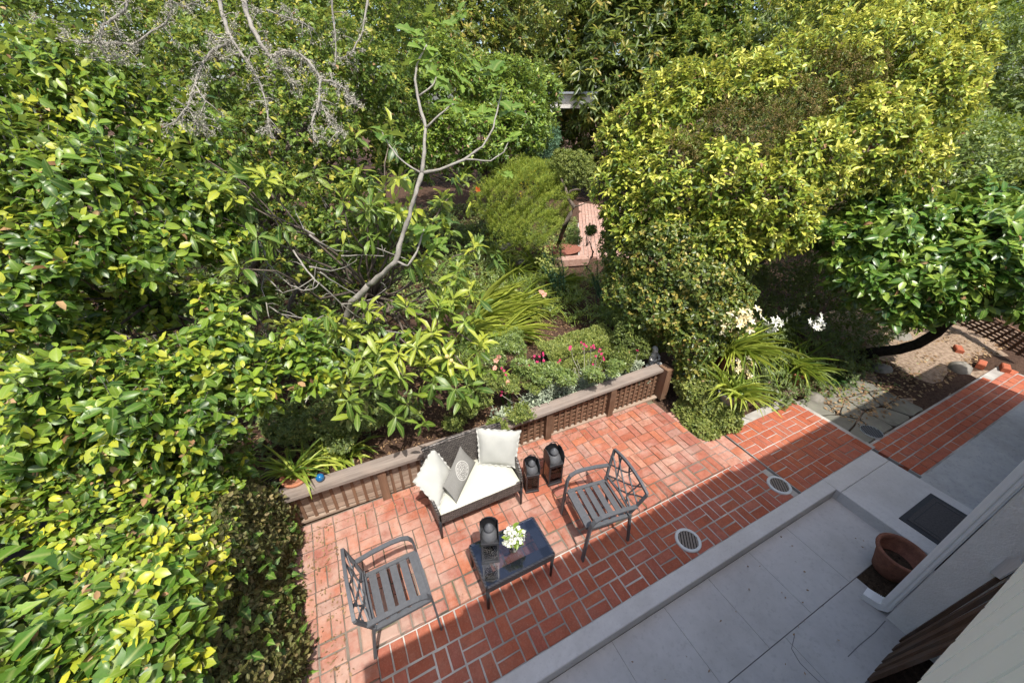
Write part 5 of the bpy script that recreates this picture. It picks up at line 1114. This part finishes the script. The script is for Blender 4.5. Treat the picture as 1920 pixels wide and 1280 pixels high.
# iris-like clump whose blades all lean to the right
iris = thing('iris_clump', 'clump of long yellow-green strap leaves swept to the right, mid bed', 'plant', (1.693, 4.32, 0.4))
blades(iris, rng, [(1.275, 4.522, 0.4), (1.77, 4.729, 0.4), (1.945, 4.416, 0.4), (1.719, 5.12, 0.4), (0.928, 4.096, 0.4), (1.474, 3.832, 0.4)], 330, 1.0, .026, .42, (1.15, -.32, .0), 'blade', .95, .8)
iris2 = thing('grass_clump', 'second clump of narrow arching leaves higher up the bed', 'plant', (3.559, 6.613, 0.4))
blades(iris2, rng, [(2.919, 6.177, 0.4), (3.674, 6.558, 0.4), (3.023, 7.277, 0.4), (3.468, 5.259, 0.4)], 260, .75, .02, .8, (.35, -.1, .1), 'blade', .5, 1.1, 200)
# low box hedge
bxh = thing('box_hedge', 'low clipped box hedge, yellow-green, behind the magenta flowers', 'hedge', (2.35, 2.7, .36))
mb = MB(); mb.box((2.35, 2.75, .5), (1.1, .4, .42)); mb.build('hidden_dark_core', M['bark_dark'], bxh)  # dark filler box hidden inside the leaves
n = 4200; f_ = rng.random(n); x = rng.uniform(1.72, 2.98, n); y = rng.uniform(2.48, 3.02, n); z = rng.uniform(.36, .76, n); un_ = np.zeros((n, 3))
tp_ = f_ < .5; fr2 = (f_ >= .5) & (f_ < .84); sd2 = f_ >= .84
z = np.where(tp_, .76, z); y = np.where(fr2, 2.48, y); x = np.where(sd2, 2.98, x); un_[tp_] = (0, 0, 1); un_[fr2] = (0, -1, .2); un_[sd2] = (1, 0, .2)
rd_ = .07 * (np.clip((z - .62) / .14, 0, 1) ** 2 * np.clip((2.6 - y) / .12, 0, 1)); lump = .03 * np.sin(7 * x + 5 * z) * np.sin(9 * y + 3 * x) + .02 * rng.random(n)
c = np.stack([x - .04 * np.clip((x - 2.88) / .1, 0, 1), y + rd_, z - rd_], 1) + un_ * lump[:, None]
arr = leaves_of(rng, c, nrm(un_ + rng.normal(size=(n, 3)) * .35), 6, .034, .5, 1.0, .05, .4, .66, .28, .03); put_leaves(bxh, rng, arr, 'small', LM['box'], .3, 0)
BX2 = [(2.935, 2.419, 0.834, 0.244), (3.349, 2.497, 0.867, 0.253), (2.669, 2.234, 0.657, 0.163), (3.003, 2.297, 0.704, 0.183), (3.093, 2.693, 0.967, 0.237)]
plant('box_hedge', 'low dark box hedge in the shade of the arch, behind the statue', 'hedge', (2.774, 2.008, 0.36), BX2, 1700, 6, .036, .5, 1.0, .05, 'box', 'small', 93, 0, None, .15, .4, .35, .25, .03, 0, .2, None)
# ground cover
GC = [(-1.041, 2.729, 0.698, 0.298), (-1.388, 2.832, 0.594, 0.268), (-0.66, 2.559, 0.725, 0.238), (-0.27, 2.469, 0.685, 0.183), (-1.542, 3.06, 0.626, 0.244), (-0.977, 2.438, 0.605, 0.173)]
plant('ground_cover', 'dark leafy ground cover in the shade under the loquat', 'plant', (-1.101, 2.985, 0.34), GC, 1900, 6, .04, .5, 1.0, .05, 'dark', 'small', 94, 0, None, .1, .4, .55, .3, .03, 0, .2, None, 'bark', None, .5)
GC2 = [(0.439, 2.277, 0.727, 0.187), (0.611, 1.905, 0.595, 0.109), (0.924, 1.923, 0.657, 0.136), (0.707, 2.596, 0.816, 0.173), (0.966, 2.366, 0.763, 0.171), (0.195, 2.169, 0.583, 0.122), (1.254, 2.205, 0.736, 0.119)]
plant('creeping_plant', 'olive ground-hugging foliage along the fence beneath the pink blooms', 'plant', (0.736, 2.194, 0.34), GC2, 3000, 6, .034, .45, 1.0, .05, 'box', 'small', 95, 0, None, .1, .4, .5, .3, .03, 0, .2, None, 'bark', None, .42, .3)
mp = thing('mixed_perennials', 'loose mid-green grassy perennials filling the middle of the bed', 'plant', (3.086, 5.493, 0.38))
bs = []
for px_, py_ in ((905,650),(870,660),(840,700),(870,560),(900,540),(930,520),(880,490),(960,540),(1000,540),(1040,560),(1080,560),(1110,590),(1000,500),(960,490),(880,430),(920,440),(960,450),(1000,450),(1040,520),(1080,530),(1120,540),(900,460),(930,470),(870,450),(1060,590),(1020,590),(990,570),(1140,610),(1160,580),(950,570),(860,520)):
    gp = P3(px_, py_, 1.0) - CAM; bs.append(CAM + gp * ((.4 - CAM[2]) / gp[2]))
bs = np.array(bs); bs = np.repeat(bs, 6, 0) + rng.normal(size=(6 * len(bs), 3)) * np.array([.16, .16, 0])
blades(mp, rng, bs, 2600, .36, .014, .7, (.1, 0, .1), 'blade', .42, .8, 0)
c = bs[rng.integers(len(bs), size=3200)] + rng.normal(size=(3200, 3)) * np.array([.16, .16, .0]) + np.array([0, 0, 1]) * (.03 + .24 * rng.random((3200, 1))); arr = leaves_of(rng, c, nrm(rng.normal(size=c.shape) * .4 + UP), 5, .05, .36, .9, 0, .5, .6, .3, .04); put_leaves(mp, rng, arr, 'small', LM['fresh'], .3, 0)
GC4 = [(1.343, 2.238, 0.849, 0.145), (1.631, 2.077, 0.823, 0.132), (1.988, 2.01, 0.793, 0.121), (1.2, 2.392, 0.875, 0.146), (2.304, 1.985, 0.794, 0.11), (1.014, 2.787, 0.935, 0.166), (1.251, 2.799, 1.028, 0.182), (1.528, 2.231, 0.877, 0.12)]
plant('leafy_perennial', 'low yellow-green leafy growth between the magenta blooms and the box hedge', 'plant', (1.706, 2.395, 0.36), GC4, 2600, 6, .04, .42, 1.0, .05, 'fresh', 'small', 195, 0, None, .1, .5, .5, .3, .04, 0, .3, None, 'bark', None, .8, .3)
# silver rose campions with magenta flowers
sl = ['silver-leaved plant with magenta flowers, left of the others by the fence', 'tall silver plant with several magenta blooms, second from the left', 'silver plant in the middle of the row with crowded magenta blooms', 'silver plant with magenta blooms near the box hedge', 'slim silver plant with a pinkish bud, left of the statue', 'slim silver plant with one pink flower next to the statue']
fl_ = [[(945,695),(962,735),(940,740)], [(1000,672),(1012,678),(993,685),(1018,665),(1030,700)], [(1046,680),(1030,690),(1026,712),(1040,700),(1020,700)], [(1070,650),(1095,645),(1108,651),(1118,679),(1131,670),(1125,655)], [], [(1197,657)]]
for k, (fp, top, nb, sil) in enumerate((((1000,770), 690, 5, 22), ((1025,760), 680, 6, 30), ((1060,745), 680, 6, 30), ((1100,735), 670, 6, 28), ((1150,715), 655, 3, 12), ((1185,705), 650, 4, 12))):
    gp = P3(fp[0], fp[1], 1.0) - CAM; s_ = (.36 - CAM[2]) / gp[2]; f0 = CAM + gp * s_; Zf = s_
    o = thing('rose_campion', sl[k], 'flower', tuple(f0), 'silver flowering plants along the fence')
    hk = (.36 if sil > 20 else .26); c = f0 + np.stack([rng.normal(size=210) * .1, rng.normal(size=210) * .07, hk * rng.random(210) ** 1.3 + .02], 1); c[:, :2] = f0[:2] + (c[:, :2] - f0[:2]) * (1 - .5 * (c[:, 2:] - f0[2]) / hk); u = nrm(np.stack([rng.normal(size=210) * .4, rng.normal(size=210) * .4 - .2, np.ones(210)], 1))
    arr = leaves_of(rng, c, u, 4, .05, .36, 1.0, .0, .5, .5, .3, .04); put_leaves(o, rng, arr, 'lance', LM['silver'], .4, 0)
    pts = [P3(a, b, Zf * .95) for a, b in fl_[k]]; mb = MB()
    for q in list(pts) + [P3(fp[0] + random.uniform(-25, 25), top + random.uniform(0, 40), Zf * .98) for _ in range(nb)]: mb.tube(wobble(Vector(f0), Vector(q), 4, .05), [.005, .004, .004, .003, .003], 4)
    mb.build('stem', M['lichen'], o)
    if pts:
        for q in pts: flowers(o, rng, [q, q + rng.normal(size=3) * .025, q + rng.normal(size=3) * .05], .02, 5, M['flower_pink'], 'flower', (0, -.6, .6), .8)
dmil = thing('dusty_miller', 'small whitish silver-leaved plant at the fence, right behind the sofa', 'plant', (0.836, 2.174, 0.36))
c = np.array((0.836, 2.174, 0.36)) + np.stack([rng.normal(size=110) * .075, rng.normal(size=110) * .06, np.abs(rng.normal(size=110)) * .08], 1); arr = leaves_of(rng, c, nrm(rng.normal(size=(110, 3)) * .5 + UP), 4, .055, .38, 1.0, 0, .5, .65, .25, .03); put_leaves(dmil, rng, arr, 'lance', LM['silver'], .4, 0)
# pink, salmon and red blooms on stems
for nm, lab, pts, foot, mt_, L_, pet in (('stock_flower', 'tall stem with salmon blooms beside the lowest loquat leaves', [(935,668),(930,676),(940,690),(928,690)], (945,760), 'flower_salmon', .034, 5), ('stock_flower', 'stem of faded pink blooms low in the bed, behind the sofa', [(952,715),(950,722),(956,730),(948,735)], (955,775), 'flower_salmon', .03, 5),
        ('poppy', 'single red-orange poppy in front of the yellow-green mound', [(980,416)], (930,440), 'flower_red', .09, 5), ('poppy', 'red bloom poking out left of the yellow-green mound', [(896,356)], (905,420), 'flower_red', .1, 5), ('rose', 'pink rose bloom between the poppy and the small crooked tree', [(1011,436), (1008,441)], (1015,480), 'flower_salmon', .075, 8), ('rose', 'faint pink bloom above the box hedge among the grass', [(1015,548), (1020,552)], (1015,600), 'flower_salmon', .05, 6),
        ('camellia', 'red blooms high in the shadowy shrub over the path', [(1025,166),(1042,174),(1068,245),(1020,160)], (1045,300), 'flower_red', .09, 6)):
    gp = P3(foot[0], foot[1], 1.0) - CAM; s_ = (.4 - CAM[2]) / gp[2]; f0 = CAM + gp * s_; Zf = s_ * (.97 if nm != 'camellia' else .93); o = thing(nm, lab, 'flower', tuple(f0))
    mb = MB(); pp = [P3(a, b, Zf) for a, b in pts]
    for q in pp: mb.tube(wobble(Vector(f0), Vector(q), 5, .07), .006, 4)
    mb.build('stem', LM['box'], o); flowers(o, rng, pp, L_, pet, M[mt_], 'flower', (-.1, -.6, .6), .8)
# euphorbias with lime heads
for lab, foot, heads, Zk in (('euphorbia with pale lime flower heads, left of the mulch patch', (1050,560), [(1020,470),(1035,458),(1045,480),(1015,490),(1030,490),(1050,465),(1038,505)], .95), ('euphorbia with blue-green stems and lime heads by the path foot', (1130,575), [(1100,500),(1120,495),(1140,500),(1155,490),(1110,515),(1145,510),(1160,480)], .95)):
    gp = P3(foot[0], foot[1], 1.0) - CAM; s_ = (.38 - CAM[2]) / gp[2]; f0 = CAM + gp * s_; o = thing('euphorbia', lab, 'plant', tuple(f0), 'euphorbias in the middle of the bed'); mb = MB()
    for hp in heads:
        q = P3(hp[0], hp[1], s_ * Zk); st_ = wobble(Vector(f0) + Vector((random.gauss(0, .08), random.gauss(0, .08), 0)), Vector(q), 5, .05); mb.tube(st_, .008, 5)
        c = np.array([st_[i // 8] .lerp(st_[i // 8 + 1], (i % 8) / 8) for i in range(12, 40)]); arr = leaves_of(rng, c, nrm(rng.normal(size=c.shape) * .2 + UP), 5, .07, .22, 1.25, .1, .3, .5, .3, .02); put_leaves(o, rng, arr, 'small', LM['bluegreen'], .3, 0)
        c = q + rng.normal(size=(26, 3)) * np.array([.06, .05, .05]); arr = leaves_of(rng, c, nrm(rng.normal(size=c.shape) * .3 + UP), 4, .038, .8, 1.0, 0, .5, .6, .3, .02); put_leaves(o, rng, arr, 'small', LM['euph'], .3, 0, 'leaf', 'flower_head')
    mb.build('stem', LM['bluegreen'], o)
# yellow-green mound
SM = [(3.408, 6.533, 1.837, 0.713), (2.887, 6.641, 1.809, 0.511), (3.914, 6.365, 1.768, 0.489), (3.65, 7.003, 2.127, 0.62), (3.322, 6.002, 1.573, 0.444), (2.775, 6.272, 1.57, 0.388)]
sm_ = plant('santolina_mound', 'rounded feathery yellow-green mound in the middle distance', 'shrub', (4.474, 8.474, 0.42), SM, 9000, 7, .06, .15, .7, -.1, 'santolina', 'small', 97, 0, None, .12, .8, .66, .3, .06, 0, .3, None, 'bark', None, 1.0, .26)
c, u, inn, ix = sample_clusters(rng, [(3.603, 6.797, 2.271, 0.289), (3.334, 6.651, 2.15, 0.284), (2.743, 6.596, 1.831, 0.135)], 160, .1); arr = leaves_of(rng, c, u, 3, .035, .8, .8, 0, .5, .6, .3, .02); put_leaves(sm_, rng, arr, 'small', M['flower_yellow'], .3, 0, 'leaf', 'yellow_bloom')
# crooked little tree
bt = thing('crooked_tree', 'small crooked tree with a pruned round crown beside the brick path', 'tree', (5.403, 8.108, 0.4))
mb = MB(); mb.tube([(5.403, 8.108, 0.4), (3.943, 5.776, 1.502), (4.068, 5.763, 1.766), (4.138, 5.749, 1.891), (4.059, 5.89, 2.041), (4.09, 6.062, 2.22), (4.053, 6.19, 2.38)], [.055, .05, .045, .042, .035, .028, .02], 8); mb.build('trunk', M['bark'], bt, True)
mb = MB(); mb.tube([(4.06, 5.915, 2.078), (4.114, 5.894, 2.182), (4.208, 5.808, 2.22), (4.233, 5.73, 2.22)], [.03, .025, .02, .012], 6); mb.tube([(4.138, 5.749, 1.891), (4.223, 5.668, 1.931), (4.29, 5.551, 1.999)], [.02, .014, .008], 5); mb.build('branch', M['bark'], bt, True)
plant('', '', '', None, [(4.382, 6.246, 2.509, 0.382), (4.545, 6.067, 2.366, 0.269), (4.279, 6.516, 2.639, 0.273), (4.739, 6.378, 2.58, 0.23)], 1700, 6, .05, .4, .9, 0, 'box', 'small', 98, 0, None, .2, .4, .6, .28, .04, 0, .3, None, root=bt)
# low shrublets near the path
plant('low_shrub', 'bright green low shrub at the foot of the crooked tree', 'shrub', (5.818, 7.911, 0.4), [(3.802, 5.216, 1.537, 0.116), (3.62, 5.011, 1.488, 0.103), (3.707, 4.956, 1.471, 0.092)], 420, 6, .04, .35, .9, 0, 'fresh', 'small', 99, 0, None, .2, .5, .65, .25, .03, 0, .3, None)
plant('standard_shrub', 'tiny dark standard shrub in front of the brick path', 'shrub', (5.256, 6.429, 0.4), [(3.737, 4.602, 1.74, 0.097)], 130, 6, .04, .5, .9, .1, 'dark', 'oval', 100, 0, None, .2, .4, .4, .25, .03, 0, .4, .018)
th = thing('thin_stem_tree', 'thin dark twin-stemmed shrub overlapping the right edge of the path', 'shrub', (6.002, 6.426, 0.36))
mb = MB(); mb.tube([(5.977, 6.438, 0.36), (3.873, 4.156, 1.76), (3.864, 4.262, 2.101), (3.909, 4.334, 2.432)], [.03, .026, .022, .015], 6); mb.tube([(6.014, 6.42, 0.36), (3.961, 4.166, 1.84), (3.999, 4.248, 2.18), (4.006, 4.272, 2.603)], [.026, .022, .02, .015], 6); mb.build('stem', M['bark'], th, True)
plant('', '', '', None, [(3.827, 4.165, 2.125, 0.216), (3.879, 4.041, 1.789, 0.146), (3.763, 4.179, 1.906, 0.11)], 160, 5, .08, .4, .9, .1, 'dark', 'oval', 101, 0, None, .2, .4, .4, .25, .03, 0, .4, None, root=th)
# rocks, mulch patch
mb = MB(); a = Vector((4.986, 7.45, 0.4)); mb.lathe([(.001, .02), (.45, .02), (.62, -.02)], a, 20, 1, .75); struct('mulch_patch', mb, speckle('red_mulch', (.17, .065, .045), (.3, .13, .09), 40, .95, .1, 1, 90), True)
for lab, px_, py_, sx_, sy_, sz_ in (('pale rounded rock in the bed left of the mulch patch', 948, 466, .3, .2, .14), ('flat pale rock lower left of the mulch patch', 985, 490, .25, .18, .06)):
    gp = P3(px_, py_, 1.0) - CAM; q = CAM + gp * ((.42 - CAM[2]) / gp[2]); mb = MB(); mb.ball(q, (sx_, sy_, sz_), 12, 7, .09); tag(mb.build('rock', M['stone'], None, True), lab, 'rock')
# cherub statue
st = thing('garden_statue', 'small pale stone cherub statue seated behind the corner of the lattice fence', 'statue', (3.267, 2.196, 0.36))
q = Vector((3.286, 2.217, 0.36)); mb = MB(); B_ = lambda x, y, z, r_: mb.ball((q.x + x, q.y + y, q.z + z), r_, 12, 8)
B_(0, .01, .295, (.042, .045, .05)); B_(0, .02, .32, (.044, .044, .036)); B_(0, .01, .245, (.02, .02, .03)); B_(0, .015, .19, (.06, .048, .075)); B_(0, .01, .11, (.07, .062, .06))
for s in (-1, 1):
    mb.tube([(q.x + s * .052, q.y + .01, q.z + .225), (q.x + s * .085, q.y - .015, q.z + .17), (q.x + s * .05, q.y - .065, q.z + .155), (q.x + s * .012, q.y - .075, q.z + .185)], [.024, .02, .017, .015], 8)
    mb.tube([(q.x + s * .035, q.y - .0, q.z + .09), (q.x + s * .075, q.y - .085, q.z + .085), (q.x + s * .06, q.y - .1, q.z + .02), (q.x + s * .062, q.y - .14, q.z + .01)], [.034, .028, .022, .017], 8)
    mb.tube([(q.x + s * .02, q.y + .06, q.z + .21), (q.x + s * .07, q.y + .085, q.z + .235), (q.x + s * .1, q.y + .09, q.z + .19)], [.012, .02, .008], 6)
B_(0, -.035, .29, (.01, .012, .012))
mb.ball((q.x, q.y - .01, q.z + .02), (.11, .1, .04), 14, 6, .05)
so_ = mb.build('figure', M['statue'], st, True); md = so_.modifiers.new('join', 'REMESH'); md.mode = 'VOXEL'; md.voxel_size = .0075; md.use_smooth_shade = True
# terracotta pot with strap-leaved plant and blue glass ball, at the left end of the fence
tpz = .535; tc_ = Vector((-1.44, 2.15, .34)); tpo = thing('potted_plant', 'strap-leaved plant in an orange terracotta pot at the left end of the fence', 'potted plant', tuple(tc_))
mb = MB(); mb.lathe([(.085, .36), (.09, .365), (.12, .53), (.132, .53), (.135, .57), (.12, .572), (.11, .53), (.001, .53)], (tc_.x, tc_.y, 0), 28); mb.build('pot', M['terracotta'], tpo, True)
blades(tpo, rng, [(tc_.x, tc_.y, .53), (tc_.x + .05, tc_.y + .05, .52), (tc_.x - .04, tc_.y + .04, .52)], 60, .46, .026, .8, (.25, .45, .1), 'blade', .5, 1.1)
mb = MB(); mb.ball((-1.22, 2.0, .577), .04, 18, 12); tag(mb.build('glass_ball', M['blue'], None, True), 'small shiny blue ball beside the terracotta pot on the fence cap', 'ball')
ap = thing('aloe_plants', 'strappy pale-leaved clump sprawling behind the terracotta pot', 'plant', (-1.2, 2.4, .36)); blades(ap, rng, [(-1.2, 2.4, .36), (-1.05, 2.35, .36), (-.9, 2.45, .36)], 70, .4, .03, 1.1, (.2, -.1, .1), 'blade', .62, 1.0, 70)
# ---- orchids on the right
def orchid(lab, foot, rimr, hgt, potm, nbl, L_, clusters, nfl, dark=.0, lean=(0, -.1, .1), catn='orchid'):
    o = thing('potted_orchid', lab, 'potted plant', foot, 'potted orchids by the arch'); f = Vector(foot)
    mb = MB(); mb.lathe([(rimr * .7, 0), (rimr * .75, .01), (rimr * .95, hgt * .85), (rimr * 1.04, hgt * .86), (rimr * 1.05, hgt), (rimr * .93, hgt), (rimr * .88, hgt * .85), (.001, hgt * .85)], f, 28); mb.build('pot', M[potm], o, True)
    b0 = np.array(f) + np.array([0, 0, hgt * .85]); blades(o, rng, b0 + rng.normal(size=(6, 3)) * np.array([rimr * .4, rimr * .4, 0]), nbl, L_, .03, .75, lean, 'blade', .6 - dark, 1.0, 300)  # dark lowers the leaf tint, painting shade into the shaded orchids
    mb = MB()
    for (hx, hy, hz_), k, m_ in clusters:
        e = Vector((hx, hy, hz_)); st_ = [Vector(b0), Vector(b0).lerp(e, .5) + Vector((0, 0, .12)), e + Vector((0, 0, .03)), e + Vector((.08, -.03, -.02))]; mb.tube(st_, .006, 5)
        for _ in range(k): flowers(o, rng, [np.array(e) + rng.normal(size=3) * np.array([.085, .05, .055])], .055, 5, M[m_], 'flower', (0, -.7, .4), .42, .2)
    mb.build('flower_stem', LM['box'], o)
    return o
orchid('pale-potted orchid low on the ivy mound with a cream flower spray', (3.613, 1.195, 0.36), .13, .15, 'terra_pale', 70, .58, [((3.854, 1.258, 0.761), 18, 'flower_cream'), ((3.763, 1.767, 0.481), 3, 'flower_cream')], 12, 0, (.25, -.1, .1))
orchid('big arching orchid with many cream blooms growing at the ivy column', (4.122, 1.719, 0.4), .12, .3, 'terra_dark', 110, .92, [((3.766, 1.517, 1.364), 20, 'flower_cream'), ((3.913, 1.484, 1.422), 14, 'flower_cream'), ((3.606, 1.573, 1.328), 9, 'flower_cream'), ((4.008, 1.465, 1.175), 4, 'flower_cream')], 12, 0, (.1, -.25, .1))
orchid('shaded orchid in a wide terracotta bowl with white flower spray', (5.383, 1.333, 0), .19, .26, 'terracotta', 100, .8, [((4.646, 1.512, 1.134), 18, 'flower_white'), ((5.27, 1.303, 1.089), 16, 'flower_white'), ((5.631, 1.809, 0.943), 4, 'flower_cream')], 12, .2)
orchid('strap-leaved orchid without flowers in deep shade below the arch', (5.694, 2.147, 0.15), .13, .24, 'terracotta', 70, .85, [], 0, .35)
mb = MB(); q = Vector((6.54, 3.436, 0.3)); mb.lathe([(.1, .0), (.14, .22), (.15, .22), (.15, .26), (.13, .26), (.12, .2), (.001, .2)], q + Vector((0, 0, .35)), 24); tag(mb.build('hanging_pot', M['terracotta'], None, True), 'small orange pot half hidden beside the ivy column in the shade', 'pot')
# ivy mound under the pale pot
IM = [(3.567, 1.339, 0.096, 0.338), (3.546, 1.543, 0.283, 0.282), (3.6, 1.197, 0.102, 0.245), (3.42, 1.518, 0.059, 0.225), (3.303, 1.321, -0.027, 0.218), (3.527, 1.128, -0.052, 0.173), (3.502, 1.718, 0.316, 0.212), (3.283, 1.154, 0.001, 0.17), (3.74, 1.578, 0.38, 0.225)]
plant('ivy_mound', 'sunlit rounded mound of small variegated ivy spilling onto the bricks', 'shrub', (3.382, 1.195, 0), IM, 3800, 5, .045, .6, 1.0, .05, 'box', 'small', 111, 0, None, .12, .3, .72, .3, .03, 0, .3, None)
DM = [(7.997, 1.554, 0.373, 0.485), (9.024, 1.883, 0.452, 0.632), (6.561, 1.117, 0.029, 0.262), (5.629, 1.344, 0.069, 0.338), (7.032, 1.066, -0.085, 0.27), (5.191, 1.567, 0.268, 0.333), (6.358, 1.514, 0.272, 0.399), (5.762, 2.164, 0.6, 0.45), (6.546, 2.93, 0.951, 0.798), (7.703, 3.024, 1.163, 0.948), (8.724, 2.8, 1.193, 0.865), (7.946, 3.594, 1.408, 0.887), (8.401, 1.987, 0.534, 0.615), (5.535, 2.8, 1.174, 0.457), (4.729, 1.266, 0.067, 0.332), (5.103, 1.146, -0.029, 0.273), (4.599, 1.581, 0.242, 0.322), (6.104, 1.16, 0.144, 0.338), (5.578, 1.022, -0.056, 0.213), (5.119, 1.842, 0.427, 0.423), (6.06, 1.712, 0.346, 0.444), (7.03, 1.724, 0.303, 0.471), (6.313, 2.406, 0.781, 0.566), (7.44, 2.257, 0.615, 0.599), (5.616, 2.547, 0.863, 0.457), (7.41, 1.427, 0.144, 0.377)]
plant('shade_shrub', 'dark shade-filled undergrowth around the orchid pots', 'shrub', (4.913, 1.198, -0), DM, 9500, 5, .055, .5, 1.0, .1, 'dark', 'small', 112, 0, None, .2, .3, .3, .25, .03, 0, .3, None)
# fern
fn = thing('fern', 'dark green fern in the shade beside the orchid bowl', 'fern', (5.989, 1.039, 0)); q = np.array((5.989, 1.039, 0)); P_, D_, N_, L_ = [], [], [], []
for k in range(16):
    a = k * .4 + rng.random() * .3; d = nrm(np.array([math.cos(a), math.sin(a), .9])); ln = .38 + .15 * rng.random()
    for i in range(16):
        t = (i + 1) / 17; p_ = q + np.array([d[0] * ln * t, d[1] * ln * t, d[2] * ln * t - .42 * ln * t * t * 1.3]); s_ = np.array([-d[1], d[0], 0]); s_ = s_ / np.linalg.norm(s_)
        for sg in (-1, 1): P_.append(p_); D_.append(nrm(s_ * sg + d * .5)); N_.append(UP); L_.append(.085 * (1 - t * .75))
P_, D_, N_, L_ = map(np.array, (P_, D_, N_, L_)); N_ = nrm(N_ - D_ * (D_ * N_).sum(1, keepdims=True)); V, F, uv = leaf_geo(P_, D_, N_, L_, L_ * .3, 'small', np.full(len(P_), .2)); obj('frond', leaf_mesh('frond', V, F, uv, rng.random(len(P_)), LM['fern']), fn)
# boulder, loose bricks, stones on the dirt
for lab, px_, py_, sx_, sy_, sz_, m_ in (('dark boulder at the corner of the house shadow on the right', 1800, 690, .2, .15, .16, 'stone'), ('grey-brown flat stone beside the dark undergrowth', 1655, 690, .19, .13, .07, 'stone'), ('small grey round rock next to the brick patio edge', 1528, 745, .16, .12, .1, 'stone'), ('pale stone under the leaning trunk', 1690, 630, .28, .16, .1, 'stone')):
    gp = P3(px_, py_, 1.0) - CAM; p_ = CAM + gp * ((.0 - CAM[2]) / gp[2]); mb = MB(); mb.ball(p_ - np.array([0, 0, sz_ * .35]), (sx_, sy_, sz_), 14, 9, .09); tag(mb.build('rock', M[m_], None, True), lab, 'rock')
for lab, px_, py_, rz in (('loose brick with sunlit top at the right edge of the brick path', 1885, 690, .35), ('loose brick lying half buried in the leaf litter', 1797, 655, .5), ('worn brick lying on the dirt beside the boulder', 1840, 683, .2)):
    gp = P3(px_, py_, 1.0) - CAM; p_ = CAM + gp * ((.03 - CAM[2]) / gp[2]); mb = MB(); mb.bbox(p_, (.21, .1, .09), .012, rz); tag(mb.build('loose_brick', M['brick_orange']), lab, 'brick', 'loose bricks on the dirt')
